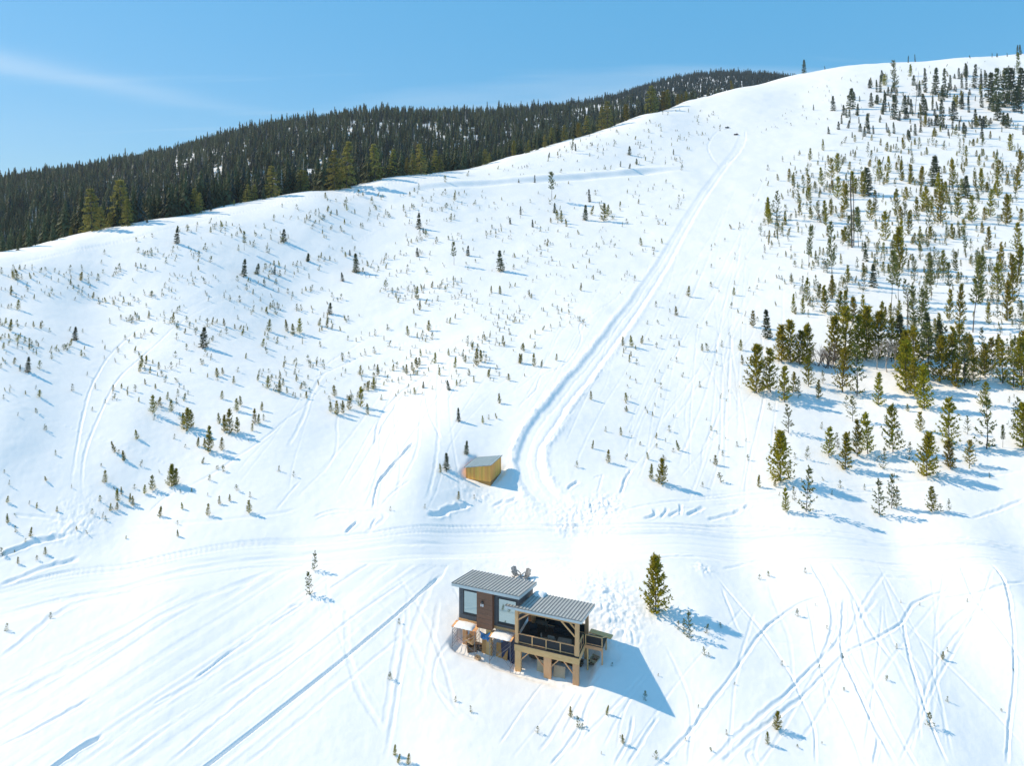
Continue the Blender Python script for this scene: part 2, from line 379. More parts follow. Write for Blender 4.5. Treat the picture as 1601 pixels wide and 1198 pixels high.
dz += -0.16 * np.exp(-((S * D + 1.35) / 0.22) ** 2) * ends - 0.10 * np.exp(-((S * D - 0.4) / 0.2) ** 2) * ends - 0.12 * np.exp(-((S * D + 2.0) / 0.16) ** 2) * ends
H[sl] += np.where(D < 9, dz, 0)
# tumbled snow on the lane's banks low down
lump = np.exp(-((D - bed - 0.9) / 0.7) ** 2) * np.clip(1 - L / 150, 0, 1) * np.clip(L / 12, 0, 1)
H[sl] += np.where(D < 9, lump * 0.35 * np.abs(fbm(GX[sl] / 0.8, GYY[sl] / 0.8, 3)) , 0)

# cat road across the upper bowl: cut bank above, bench below
pth = spline(plan([(610,303),(700,289),(800,282),(900,277),(1000,269),(1075,262)]), 6)
sl, D, S, L, run = near_line(pth, 14); sd = D * S
ends = np.clip(np.minimum(L / 60, (run - L) / 15), 0, 1)
dz = (-1.5 / (1 + np.exp(-(sd + 1.2) / 0.35)) * np.exp(-np.maximum(sd - 1, 0) / 2.8) * -1 + 0) * 0
dz = (0.85 * np.exp(-((sd - 2.6) / 2.6) ** 2) - 0.95 * np.exp(-((sd + 1.8) / 2.3) ** 2)) * ends * (1 + 0.8 * vnoise(L / 17, L * 0))
H[sl] += np.where(D < 13, dz, 0)

# main road: smoothed bed with parallel tracks
ROAD = [(-60,935),(0,921),(123,890),(240,873),(420,845),(591,831),(767,824),(905,826),(988,828),(1160,835),(1400,848),(1660,862)]
sl, D, S, L, run = near_line(spline(plan([(u, v + 25) for u, v in ROAD]), 6), 6)
k = 1 / (1 + np.exp((D - 2.7 + 0.3 * vnoise(L / 4, S)) / 0.22)); H[sl] = H[sl] * (1 - k) + (h_fast(GX[sl], GYY[sl]) - 0.10 + 0.012 * fbm(GX[sl] / 0.7, GYY[sl] / 0.7, 2)) * k
for off, dep, w in ((0, 0.16, 0.22), (4, 0.10, 0.16), (8, 0.13, 0.2), (14, 0.05, 0.2), (24, 0.05, 0.3), (40, 0.05, 0.25), (47, 0.08, 0.2)):
    groove([(u, v + off * (1 if u > 420 else 0.85)) for u, v in ROAD], w, dep, 0.3, 6, 0.5)
groove([(840,824),(905,826),(990,822),(1080,823),(1160,826),(1280,834)], 0.3, 0.3)
groove([(1000,878),(1130,875),(1300,872),(1601,882)], 0.3, 0.18)
groove([(0,960),(200,915),(420,872),(560,858),(700,852)], 0.5, 0.10)

# the pisted run towards the lower corner
RUF = 0.0
groove([(690,900),(640,944),(568,1005),(440,1106),(323,1198),(280,1232)], 0.23, 0.42, 0.15, 6, 0.2)
RUF = 1.0
for px, w, dp in (([(258,1198),(400,1080),(568,954),(640,905)], .25, .10), ([(60,1222),(87,1198),(125,1172),(162,1151)], .3, .30), ([(302,1064),(350,1028),(402,993)], .22, .20),
                  ([(420,980),(446,962),(476,945)], .25, .22), ([(238,1103),(270,1085)], .2, .14), ([(0,1168),(70,1135),(144,1092)], .25, .14), ([(622,960),(650,935),(687,903)], .25, .12),
                  ([(513,923),(545,902),(580,880)], .25, .16), ([(450,950),(478,943)], .3, .2), ([(0,1032),(60,985),(84,965),(140,938),(220,922)], .5, .16), ([(180,1198),(330,1090),(470,1000)], .3, .07),
                  ([(380,1198),(520,1085),(640,985)], .3, .06), ([(0,1100),(140,1030),(280,950),(430,890)], .5, .09), ([(0,1080),(120,1020),(300,925)], .4, .06), ([(120,1198),(280,1085),(430,985)], .35, .06)):
    groove(px, w, dp)
# snowmobile and ski tracks on the left hillside
groove([(735,294),(709,320),(653,330),(600,352),(553,378),(480,412),(419,440),(339,463),(264,495),(214,516),(174,554),(144,604),(131,647),(120,700),(109,770)], .26, .15)
groove([(735,298),(711,324),(655,335),(604,357),(556,383),(484,418),(421,449),(321,481),(278,508),(264,519),(222,559),(187,591),(160,642),(136,698),(128,745),(130,785)], .26, .16)
groove([(0,630),(80,657),(176,692),(250,720),(315,743)], .14, .10)
groove([(0,870),(30,857),(60,847),(105,838)], .5, .55, .3)
groove([(0,915),(40,900),(80,885),(124,874)], .4, .3); groove([(18,805),(60,808),(104,815)], .3, .2)
groove([(290,762),(330,742),(360,722),(420,680),(470,640)], .3, .12); groove([(232,800),(260,775),(300,755)], .2, .12); groove([(200,820),(300,817),(420,806),(470,795)], .4, .10)
groove([(0,400+16),(120,378+12),(240,352+11),(360,325+9),(480,300+8),(600,283+7),(700,270+6),(800,242+6)], .55, .28)
groove([(640,330),(760,287),(820,262),(890,245),(905,240)], .5, .2)
# around the gully and the shed
for px, w, dp in (([(1016,408),(1007,432),(978,448),(962,467),(930,491),(907,508),(909,528),(900,549),(881,571),(847,587),(839,608),(824,624),(799,648)], .2, .18),
                  ([(647,693),(620,720),(599,744),(588,765),(584,795)], .28, .42), ([(642,750),(612,772),(596,790)], .22, .14), ([(489,811),(505,803),(527,798),(555,799),(575,803)], .25, .20), ([(492,815),(515,806),(545,803)], .25, .12),
                  ([(678,578),(650,598),(622,620),(600,645),(590,670),(586,700)], .35, .22), ([(592,682),(602,662),(614,644),(624,628),(650,612)], .22, .2), ([(664,612),(668,635),(674,655),(690,690)], .25, .12),
                  ([(700,628),(720,600),(752,585),(840,560)], .3, .12), ([(504,572),(540,548),(584,524),(640,520),(700,505)], .25, .16), ([(488,594),(530,572),(576,551),(643,532)], .28, .18), ([(510,580),(495,600),(482,630),(472,660),(450,700)], .4, .12),
                  ([(684,572),(720,555),(752,538)], .25, .22), ([(540,835),(552,822),(560,815)], .35, .3), ([(580,826),(585,815),(590,810)], .3, .2), ([(430,800),(460,765),(470,755)], .22, .1),
                  ([(560,800),(590,800),(600,810),(570,835)], .4, .1), ([(668,806),(685,806),(705,799),(735,791)], .6, .5), ([(785,790),(797,786),(808,781)], .5, .4), ([(770,795),(790,783)], .4, .3),
                  ([(970,774),(978,752),(988,734)], .3, .28), ([(934,773),(942,745),(940,752)], .2, .1), ([(928,748),(945,744)], .25, .2), ([(888,768),(895,760),(905,754)], .4, .4),
                  ([(967,803),(1000,794),(1060,786),(1150,778),(1200,774),(1300,766)], .3, .16), ([(1330,762),(1420,757),(1500,748),(1601,735)], .3, .2), ([(1520,812),(1560,798),(1601,780)], .3, .25),
                  ([(1006,813),(1016,811),(1025,805),(1024,798)], .4, .3), ([(1033,812),(1040,803),(1044,796)], .3, .3), ([(1046,810),(1056,803),(1064,800)], .35, .3), ([(1064,808),(1064,790)], .3, .3), ([(1074,808),(1086,802),(1102,796)], .4, .3), ([(1106,815),(1130,810),(1150,805),(1158,798)], .4, .35),
                  ([(1163,798),(1172,791)], .4, .3), ([(1010,430),(1060,380),(1090,352)], .2, .08)):
    groove(px, w, dp)
GD = 0.42
# crossing tracks on the lower right slope
for px, w, dp in (([(1020,1205),(1036,1190),(1088,1133),(1145,1054),(1189,991),(1215,968),(1250,945),(1294,932)], .22, .24), ([(1106,1198),(1163,1142),(1215,1098),(1263,1050),(1303,1011),(1316,989)], .24, .22),
                  ([(1132,1190),(1233,1107),(1316,1028),(1364,1002),(1408,976),(1425,949),(1450,934),(1487,923)], .24, .24), ([(1470,936),(1539,925),(1601,912)], .26, .28), ([(1268,882),(1290,923),(1302,967),(1296,1000),(1280,1040)], .28, .26),
                  ([(1320,936),(1316,1015),(1333,1059),(1360,1120),(1399,1195)], .26, .26), ([(1331,930),(1351,1028),(1386,1111),(1417,1173),(1440,1210)], .22, .12), ([(1548,879),(1570,910),(1583,971),(1586,1030),(1585,1081),(1578,1140),(1574,1198)], .2, .28),
                  ([(1412,971),(1421,1028),(1438,1081),(1460,1146),(1482,1198)], .2, .18), ([(1123,906),(1155,945),(1189,984),(1233,1050),(1250,1085),(1272,1138),(1276,1198)], .18, .15), ([(1128,919),(1150,976),(1163,993)], .2, .14),
                  ([(1300,880),(1330,925),(1360,985),(1400,1040)], .3, .14), ([(1130,890),(1180,878),(1200,876)], .3, .16), ([(1330,900),(1400,905),(1460,902),(1540,900)], .4, .12), ([(1040,1010),(1060,1050),(1080,1110),(1076,1200)], .2, .10),
                  ([(1366,1198),(1371,1170),(1373,1155)], .2, .2), ([(1300,1120),(1290,1080),(1310,1050)], .2, .08), ([(1500,880),(1520,930),(1560,980),(1601,1040)], .22, .12), ([(1400,960),(1470,1030),(1540,1100),(1601,1170)], .2, .10), ([(980,1198),(1010,1150),(1030,1120)], .2, .15),
                  ([(960,1198),(985,1150),(990,1118)], .2, .14), ([(860,1198),(885,1168),(905,1140)], .18, .16), ([(1175,1198),(1168,1180),(1180,1172)], .2, .12), ([(1145,1180),(1130,1192)], .3, .25), ([(1180,1000),(1260,1010),(1310,1040)], .2, .06),
                  ([(1460,1000),(1500,960),(1560,935)], .2, .10), ([(1495,995),(1530,960),(1545,950)], .2, .09), ([(1500,1060),(1540,1100),(1590,1120)], .2, .07), ([(1190,1140),(1180,1180),(1190,1200)], .2, .06)):
    groove(px, w, dp)
GD = 0.38
# faint old ski tracks, wandering down the fall line
rg = random.Random(11)
def wander(a, b, wob, n=7):
    ph, k = rg.uniform(0, 6.28), rg.uniform(0.25, 1.1)
    return [(a[0] + (b[0] - a[0]) * i / n + wob * math.sin(ph + k * 6.28 * i / n) , a[1] + (b[1] - a[1]) * i / n) for i in range(n + 1)]
for i in range(34):
    u0 = rg.uniform(1060, 1210); a = (u0, rg.uniform(330, 560)); b = (u0 - rg.uniform(-20, 170), rg.uniform(640, 800)); groove(wander(a, b, rg.uniform(4, 22)), rg.uniform(.14, .3), rg.uniform(.05, .13), .3, 4)
for i in range(20):
    a = (rg.uniform(1150, 1600), rg.uniform(880, 960)); b = (a[0] + rg.uniform(-220, 160), rg.uniform(1080, 1215)); groove(wander(a, b, rg.uniform(3, 16)), rg.uniform(.14, .26), rg.uniform(.05, .12), .3, 4)
for i in range(16):
    a = (rg.uniform(480, 800), rg.uniform(540, 620)); b = (a[0] - rg.uniform(-20, 170), rg.uniform(740, 820)); groove(wander(a, b, rg.uniform(4, 14)), rg.uniform(.18, .34), rg.uniform(.05, .13), .3, 4)
for i in range(14):
    a = (rg.uniform(850, 1010), rg.uniform(420, 520)); b = (a[0] - rg.uniform(60, 180), rg.uniform(600, 740)); groove(wander(a, b, rg.uniform(3, 10)), rg.uniform(.14, .25), rg.uniform(.06, .12), .3, 4)
for i in range(10):
    a = (rg.uniform(500, 720), rg.uniform(890, 960)); b = (rg.uniform(540, 760), rg.uniform(1080, 1200)); groove(wander(a, b, rg.uniform(8, 30)), rg.uniform(.2, .4), rg.uniform(.05, .12), .3, 4)
for i in range(9):
    a = (rg.uniform(860, 1060), rg.uniform(1030, 1100)); b = (a[0] - rg.uniform(30, 110), rg.uniform(1150, 1215)); groove(wander(a, b, 4), rg.uniform(.14, .22), rg.uniform(.05, .12), .3, 4)
for i in range(12):
    a = (rg.uniform(1000, 1180), rg.uniform(770, 800)); b = (a[0] + rg.uniform(150, 420), a[1] - rg.uniform(0, 40)); groove(wander(a, b, 3), rg.uniform(.14, .24), rg.uniform(.05, .12), .3, 4)
for i in range(10):
    a = (rg.uniform(1130, 1250), rg.uniform(255, 330)); b = (a[0] - rg.uniform(60, 130), rg.uniform(420, 520)); groove(wander(a, b, 4), rg.uniform(.2, .3), rg.uniform(.08, .16), .3, 4)
GD = 0.62
# turning circle at the lane's head
groove([(1128,262),(1114,248),(1107,232),(1110,220),(1119,208),(1134,198)], .5, .4); groove([(1165,204),(1165,218),(1161,230),(1150,245),(1130,258)], .5, .4)

# long fine grooming lines on the run and the road
def comb(mask_px, a_px, b_px, amp, freq):
    poly = [(u, v) for u, v in mask_px]; U = UC + F * GT[None] + 0 * GYY; V = VH + F * (HC - H) / GYY
    r0, r1 = np.searchsorted(GY, 55), np.searchsorted(GY, 110)
    U, V = U[r0:r1], V[r0:r1]; ins = np.zeros(U.shape, bool); n = len(poly)
    for i in range(n):
        (x1, y1), (x2, y2) = poly[i], poly[(i + 1) % n]
        if y1 == y2: continue
        ins ^= ((y1 > V) != (y2 > V)) & (U < (x2 - x1) * (V - y1) / (y2 - y1) + x1)
    A, B = np.array(ground(*a_px)), np.array(ground(*b_px)); d = (B - A) / np.linalg.norm(B - A)
    al = (GX[r0:r1] - A[0]) * d[0] + (GYY[r0:r1] - A[1]) * d[1]; ac = (GX[r0:r1] - A[0]) * d[1] - (GYY[r0:r1] - A[1]) * d[0]
    H[r0:r1] += np.where(ins, amp * (vnoise(ac * freq, al / 14) + 1.6 * vnoise(ac * freq / 4 + 9, al / 30) + 2.2 * vnoise(ac * freq / 11 + 3, al / 40)), 0)
comb([(700,885),(690,905),(330,1230),(-80,1230),(-80,1110),(300,940),(480,880)], (686,904), (323,1198), 0.06, 2.6)
comb([(-80,930),(240,868),(600,828),(900,826),(1660,858),(1660,892),(1150,878),(900,885),(600,872),(300,905),(-80,965)], (300,880), (900,850), 0.04, 3.0)

# tumbled, trampled snow: (column, row, radius in metres, height)
for (u, v, r, amp, k) in ((930,802,3.2,.34,.7),(948,790,2.5,.4,.7),(905,812,2.4,.26,.7),(885,800,2.2,.22,.7),(880,826,1.6,.55,.7),(925,830,2.5,.25,1.0),(945,945,2.6,.42,.9),(960,975,2.4,.45,.8),(955,920,3,.25,.9),(935,905,3,.08,.7),
                          (985,960,3,.25,.9),(860,905,4,.07,.7),(800,890,4,.05,.6),(740,885,3,.05,.6),(905,900,4,.08,.7),(1099,890,1.1,.6,.7),(742,745,2,.3,.8),(720,755,2.6,.25,.9),(755,778,2,.25,.8),(800,800,3,.25,1.0),(845,800,3,.2,.9),
                          (120,795,3,.2,.7),(135,825,2.5,.2,.7),(100,830,2,.2,.7),(980,1000,2,.2,.8),(870,870,5,.03,.6)):
    cx, cy = ground(u, v); r0, r1 = np.searchsorted(GY, cy - 3 * r), np.searchsorted(GY, cy + 3 * r); c0, c1 = np.searchsorted(GT, (cx - 3 * r) / cy - .01), np.searchsorted(GT, (cx + 3 * r) / cy + .01)
    X, Y = GX[r0:r1, c0:c1], GYY[r0:r1, c0:c1]; g = np.exp(-(((X - cx) ** 2 + (Y - cy) ** 2) / (r * r)))
    H[r0:r1, c0:c1] += g * amp * 0.55 * (1.5 * np.abs(fbm(X / k, Y / k, 3)) ** 0.8)

# the cabin stands in a dug-out hollow; the shed on a little shelf
def local(X, Y, o): return (X - o.x) * ax.x + (Y - o.y) * ax.y, (X - o.x) * bx_.x + (Y - o.y) * bx_.y
r0, r1 = np.searchsorted(GY, 60), np.searchsorted(GY, 92)
a_, b_ = local(GX[r0:r1], GYY[r0:r1], CAB)
def rect_d(a, b, a0, a1, b0, b1):
    dx = np.maximum(np.maximum(a0 - a, a - a1), 0); dy = np.maximum(np.maximum(b0 - b, b - b1), 0); return np.sqrt(dx * dx + dy * dy)
rd = rect_d(a_, b_, -6.6, 7.3, -0.15, 4.2) + 0.35 * fbm(a_ / 1.7, b_ / 1.7, 3)
floor_z = 0.98 + 0.11 * np.clip(-a_, 0, 8) + 0.10 * np.clip(b_, -1, 6) + 0.12 * fbm(a_ / 1.1, b_ / 1.1, 3)
k = 1 / (1 + np.exp((rd - 0.75) / 0.16)); k2 = np.where(H[r0:r1] > floor_z, k, k * 0.6)
H[r0:r1] = H[r0:r1] * (1 - k2) + floor_z * k2
rd2 = rect_d(a_, b_, 7.4, 10.2, 1.4, 3.6) + 0.3 * fbm(a_ / 1.2, b_ / 1.2, 3); k = 1 / (1 + np.exp((rd2 - 0.3) / 0.2))
H[r0:r1] -= np.maximum(H[r0:r1] - (2.0 + 0.05 * b_), 0) * k

# the shed's floor is dug level into the slope
PS = math.radians(21); sa, sb = Vector((math.cos(PS), -math.sin(PS), 0)), Vector((math.sin(PS), math.cos(PS), 0))
SHED = Vector((*ground(767, 761), 0)); r0, r1 = np.searchsorted(GY, 95), np.searchsorted(GY, 125)
X, Y = GX[r0:r1] - SHED.x, GYY[r0:r1] - SHED.y; a_, b_ = X * sa.x + Y * sa.y, X * sb.x + Y * sb.y
SHED.z = float(h_fast(SHED.x, SHED.y)) - 0.1
rd = rect_d(a_, b_, -4.2, 0.3, -0.5, 4.4) + 0.3 * fbm(a_ / 1.1, b_ / 1.1, 3); k = 1 / (1 + np.exp((rd - 0.45) / 0.22))
tgt = SHED.z + 0.12 + 0.16 * np.clip(-a_, 0, 6) + 0.10 * np.clip(b_, 0, 6)
H[r0:r1] = H[r0:r1] * (1 - k) + np.minimum(H[r0:r1], tgt) * k
nr, nc = H.shape
vid = np.arange(nr * nc).reshape(nr, nc)
quads = np.stack([vid[:-1, :-1], vid[:-1, 1:], vid[1:, 1:], vid[1:, :-1]], -1).reshape(-1, 4)
gm = bpy.data.meshes.new('snow_ground')
gm.vertices.add(nr * nc); gm.vertices.foreach_set('co', np.stack([GX, GYY, H], -1).astype(np.float32).ravel())
gm.loops.add(len(quads) * 4); gm.loops.foreach_set('vertex_index', quads.astype(np.int32).ravel())
gm.polygons.add(len(quads)); gm.polygons.foreach_set('loop_start', np.arange(0, len(quads) * 4, 4, dtype=np.int32)); gm.polygons.foreach_set('use_smooth', np.ones(len(quads), bool))
gm.materials.append(M['snow']); gm.update(calc_edges=True); gm.validate()
snow_ground = link('snow_ground', gm); tag(snow_ground, 'snow covered hillside with ski tracks and groomed road', kind='structure')
print('TERRAIN', nr, nc, len(quads))

def h_at(x, y):
    t_ = x / y; i = min(max(int(np.searchsorted(GY, y)) - 1, 0), nr - 2); j = min(max(int(np.searchsorted(GT, t_)) - 1, 0), nc - 2)
    fy = (y - GY[i]) / (GY[i + 1] - GY[i]); ft = (t_ - GT[j]) / (GT[j + 1] - GT[j])
    return float((H[i, j] * (1 - ft) + H[i, j + 1] * ft) * (1 - fy) + (H[i + 1, j] * (1 - ft) + H[i + 1, j + 1] * ft) * fy)
def spot(u, v):
    x, y = ground(u, v); return Vector((x, y, h_at(x, y)))
# ------------------------------------------------------------------ tree shapes (unit height), trunk with limbs and crown apart
def blade(V, Fc, p, d, ln, w, rg):
    """a thin needle tuft: one long triangle"""
    s_ = d.cross(Vector((rg.uniform(-1, 1), rg.uniform(-1, 1), rg.uniform(-1, 1))))
    if s_.length < 1e-5: s_ = Vector((1, 0, 0))
    s_ = s_.normalized() * w; k = len(V); e = p + d * ln
    V += [p - s_, p + s_, e]; Fc.append((k, k + 1, k + 2))

def rnd(rg): return Vector((rg.gauss(0, 1), rg.gauss(0, 1), rg.gauss(0, 1))).normalized()

def conifer(seed, whorls, base, R, up0, up1, tufts, tl, tw, nb=(4, 6), prof=0.85, curve=0.25, blades=4, lean=0.0, rad=0.016, spread=0.75, jit=0.25, thin=0.0, leader=5, top_round=0.0, zj=0.45):
    rg = random.Random(seed); tv, tf = MB(), None; V, Fc = [], []
    lx, ly = lean * math.cos(seed), lean * math.sin(seed)
    axis = lambda z: Vector((lx * z * z + 0.008 * math.sin(z * 9 + seed), ly * z * z + 0.008 * math.cos(z * 7 + seed), z))
    tv.tube([axis(z) for z in (-0.04, 0.25, 0.5, 0.75, 0.98)], rad, 5, rad * 0.18)
    for i in range(whorls):
        f = (i + 0.35 + rg.uniform(-jit, jit)) / whorls; f = min(max(f, 0.01), 0.985); z = base + (1 - base) * f; o = axis(z)
        L0 = R * (max(1 - f, 0.0) ** prof * (1 - top_round) + top_round * math.sqrt(max(0, 1 - (f * 1.05 - 0.05) ** 2))) * (0.75 + 0.25 * min(1, f * 6)) + R * 0.10
        a0 = rg.uniform(0, 6.28); n = rg.randint(*nb)
        for j in range(n):
            if rg.random() < thin: continue
            az = a0 + j * 6.283 / n + rg.uniform(-0.35, 0.35); L = L0 * rg.uniform(0.65, 1.15); upa = up0 + (up1 - up0) * f + rg.uniform(-0.14, 0.14)
            hx = Vector((math.cos(az), math.sin(az), 0)); o = axis(min(z + rg.uniform(-zj, zj) * (1 - base) / whorls, 0.97))
            pt = lambda t: o + hx * (L * t) + Vector((0, 0, L * (math.tan(upa) * t + curve * t * t)))
            tv.tube([pt(0), pt(0.9)], rad * 0.22, 3, rad * 0.08)
            for q in range(tufts):
                tt = 0.18 + 0.85 * (q + rg.uniform(0.1, 0.9)) / tufts; p = pt(tt); d = (pt(tt + 0.05) - pt(tt)).normalized()
                for b in range(blades):
                    dd = (d * rg.uniform(0.3, 1.0) + rnd(rg) * spread).normalized()
                    blade(V, Fc, p + rnd(rg) * tw * 0.8, dd, tl * rg.uniform(0.7, 1.25), tw * rg.uniform(0.7, 1.3), rg)
    for b in range(leader * 4):
        z = 1.0 - 0.10 * rg.random(); blade(V, Fc, axis(z), (Vector((0, 0, 0.8)) + rnd(rg) * 0.7).normalized(), tl * 0.8, tw * 0.8, rg)
    return tv, V, Fc

def skirt(seed, layers, R, droop, n=(7, 9), base=0.04, prof=0.9, rad=0.012, ragged=0.35, tier=1.35, sub=1):
    """dense narrow conifer for the wood: overlapping ragged tiers of boughs"""
    rg = random.Random(seed); tv = MB(); V, Fc = [], []
    tv.tube([(0, 0, -0.08), (0, 0, 0.5), (0, 0, 0.97)], rad, 4, rad * 0.2)
    for i in range(layers):
        f = i / layers; z = base + (1 - base) * f; r = R * ((1 - f) ** prof) * rg.uniform(0.8, 1.15) + R * 0.07; h = (1 - base) / layers * tier; m = rg.randint(*n); a0 = rg.uniform(0, 6.28)
        for j in range(m):
            a = a0 + j * 6.283 / m + rg.uniform(-0.25, 0.25); rr = r * rg.uniform(1 - ragged, 1 + ragged); w = 3.4 * rr / m + 0.004
            hx = Vector((math.cos(a), math.sin(a), 0)); sx = Vector((-math.sin(a), math.cos(a), 0)); zz = z + rg.uniform(-0.3, 0.3) * h
            k = len(V); inner = Vector((0, 0, zz + h)); mid_ = hx * rr * 0.62 + Vector((0, 0, zz + h * 0.38 - droop * rr * 0.4)); tip = hx * rr + Vector((0, 0, zz - droop * rr))
            V += [inner, mid_ - sx * w * 0.5, mid_ + sx * w * 0.5, tip]; Fc += [(k, k + 1, k + 2), (k + 1, k + 3, k + 2)]
            for q in range(sub):
                p = hx * rr * rg.uniform(0.4, 0.95) + Vector((0, 0, zz + h * 0.1 - droop * rr * 0.5)); blade(V, Fc, p, (hx * 0.8 + rnd(rg) * 0.7 - Vector((0, 0, droop * 0.6))).normalized(), rr * 0.5 + 0.01, w * 0.22, rg)
    k = len(V); V += [Vector((0.006, 0, 0.95)), Vector((-0.004, 0.006, 0.95)), Vector((0, 0, 1.02))]; Fc.append((k, k + 1, k + 2))
    return tv, V, Fc

def bare(seed, depth=4, spread=0.5, fan=3, start=1, rad=0.016, up=0.35):
    """leafless tree or shrub of forking twigs: (trunk mesh builder, twig mesh builder)"""
    rg = random.Random(seed); tr, tw = MB(), MB()
    def grow(p, d, ln, r, lev):
        e = p + d * ln; m_ = p + d * ln * 0.5 + rnd(rg) * ln * 0.06
        (tr if lev == 0 else tw).tube([p, m_, e], r, 4 if lev < 2 else 3, r * 0.6)
        if lev >= depth: return
        for k in range(fan):
            nd = (d + rnd(rg) * spread + Vector((0, 0, up))).normalized()
            grow(p + d * ln * rg.uniform(0.45, 1.0), nd, ln * rg.uniform(0.5, 0.75), r * 0.55, lev + 1)
    for s_ in range(start):
        d = Vector((rg.gauss(0, 0.5) * (start > 1), rg.gauss(0, 0.5) * (start > 1), 1)).normalized(); grow(Vector((rg.gauss(0, .03), rg.gauss(0, .03), -0.03)) if start > 1 else Vector((0, 0, -0.03)), d, 0.42, rad, 0)
    return tr, tw

TREES = {}      # kind -> list of (trunk mesh, crown mesh)
def put(kind, gen, crown_mat, trunk_mat=None):
    tv, V, Fc = gen
    TREES.setdefault(kind, []).append((tv.mesh('trunk', trunk_mat or M['bark']), mesh_from('crown', V, Fc, crown_mat)))
for s_ in range(6): put('pine', conifer(100 + s_, 10, 0.05, 0.20 + 0.03 * (s_ % 3), 0.22, 0.8, 5, 0.058, 0.0115, (5, 6), 0.92, 0.28, 5, 0.03 * (s_ % 2), 0.013), M['pine'])
for s_ in range(3): put('lush', conifer(140 + s_, 12, 0.03, 0.21 + 0.03 * s_, 0.22, 0.85, 5, 0.062, 0.012, (5, 6), 0.80, 0.28, 5, 0.0, 0.013, 0.8), M['lush'])
for s_ in range(2): put('full', conifer(160 + s_, 13, 0.03, 0.27, 0.2, 0.85, 6, 0.055, 0.0105, (6, 7), 0.80, 0.28, 5, 0.0, 0.013, 0.8), M['lush'])
for s_ in range(4): put('sap', conifer(180 + s_, 5, 0.06, 0.30 + 0.06 * (s_ % 2), 0.15, 0.7, 3, 0.12, 0.024, (3, 4), 0.9, 0.3, 3, 0.10 * (s_ % 3), 0.020, 0.7, 0.3, 0.1), M['pine_dull'])
for s_ in range(3): put('sparse', conifer(220 + s_, 9, 0.06, 0.23, 0.15, 0.75, 4, 0.056, 0.0125, (3, 5), 0.9, 0.28, 4, 0.03, 0.012, 0.7, 0.3, 0.15), M['pine_dull'])
for s_ in range(4): put('slim', conifer(260 + s_, 14, 0.40 - 0.08 * (s_ % 3), 0.095 + 0.012 * s_, 0.15, 0.8, 4, 0.042, 0.0075, (4, 5), 0.45, 0.25, 5, 0.02 * (s_ % 3), 0.0085, 0.9, 0.3, 0.1), M['pine_dull'])
for s_ in range(4): put('spruce', conifer(300 + s_, 15, 0.03, 0.21 + 0.03 * (s_ % 2), -0.05, 0.5, 6, 0.055, 0.010, (6, 7), 0.85, -0.1, 5, 0.0, 0.013, 0.75), M['spruce'])
for s_ in range(3): put('spire', conifer(340 + s_, 17, 0.02, 0.115 + 0.015 * s_, -0.15, 0.4, 4, 0.045, 0.010, (5, 6), 0.6, -0.1, 5, 0.0, 0.010, 0.8), M['spruce'])
for s_ in range(4): put('big', conifer(380 + s_, 17, 0.03, 0.25 + 0.04 * (s_ % 2), -0.22, 0.45, 8, 0.040, 0.0075, (5, 7), 0.80, -0.12, 6, 0.015, 0.011, 0.8, 0.45, 0.06), M['ridge'])
for s_ in range(2): put('gold', conifer(420 + s_, 11, 0.04, 0.21, 0.3, 0.9, 6, 0.07, 0.012, (5, 6), 0.6, 0.2, 5, 0.0, 0.013, 0.9, 0.25, 0.0, 5, 0.4), M['yellow'])
for s_ in range(5): put('fir', skirt(460 + s_, 13, 0.175 + 0.02 * (s_ % 3), 0.45, (6, 8), 0.05, 0.85), M['fir'])
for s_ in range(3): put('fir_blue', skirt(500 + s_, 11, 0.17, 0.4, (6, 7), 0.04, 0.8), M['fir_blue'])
for s_ in range(3): put('fir_dead', skirt(530 + s_, 8, 0.05, 0.2, (3, 4), 0.25, 0.6, 0.012, 0.6, 0.8), M['grey_bark'], M['grey_bark'])
def put_bare(kind, g, mt_, mc): TREES.setdefault(kind, []).append((g[0].mesh('trunk', mt_), g[1].mesh('crown', mc)))
for s_ in range(3): put_bare('aspen', bare(560 + s_, 4, 0.42, 4, 1, 0.016, 0.45), M['grey_bark'], M['grey_bark'])
for s_ in range(3): put_bare('brush', bare(580 + s_, 4, 0.55, 3, 7, 0.012, 0.25), M['twig'], M['twig'])
def snag(seed, brk=0.0):
    rg = random.Random(seed); tr, tw = MB(), MB()
    tr.tube([(0, 0, -0.04), (0.004, 0.003, 0.4), (-0.004, 0.004, 0.75), (0, 0, 1.0)], 0.011, 5, 0.003 if brk == 0 else 0.007)
    for i in range(int(26 * (1 - brk)) + 3):
        z = rg.uniform(0.35 + brk * 0.3, 0.97); a = rg.uniform(0, 6.28); L = (0.17 * (1.05 - z) + 0.035) * (1 - 0.6 * brk)
        tw.tube([(0, 0, z), (math.cos(a) * L, math.sin(a) * L, z + L * rg.uniform(-0.2, 0.45))], 0.003, 3, 0.001)
    return tr, tw
for s_ in range(2): put_bare('snag', snag(600 + s_), M['grey_bark'], M['grey_bark'])
for s_ in range(2): put_bare('pole', snag(610 + s_, 0.85), M['bark'], M['bark'])

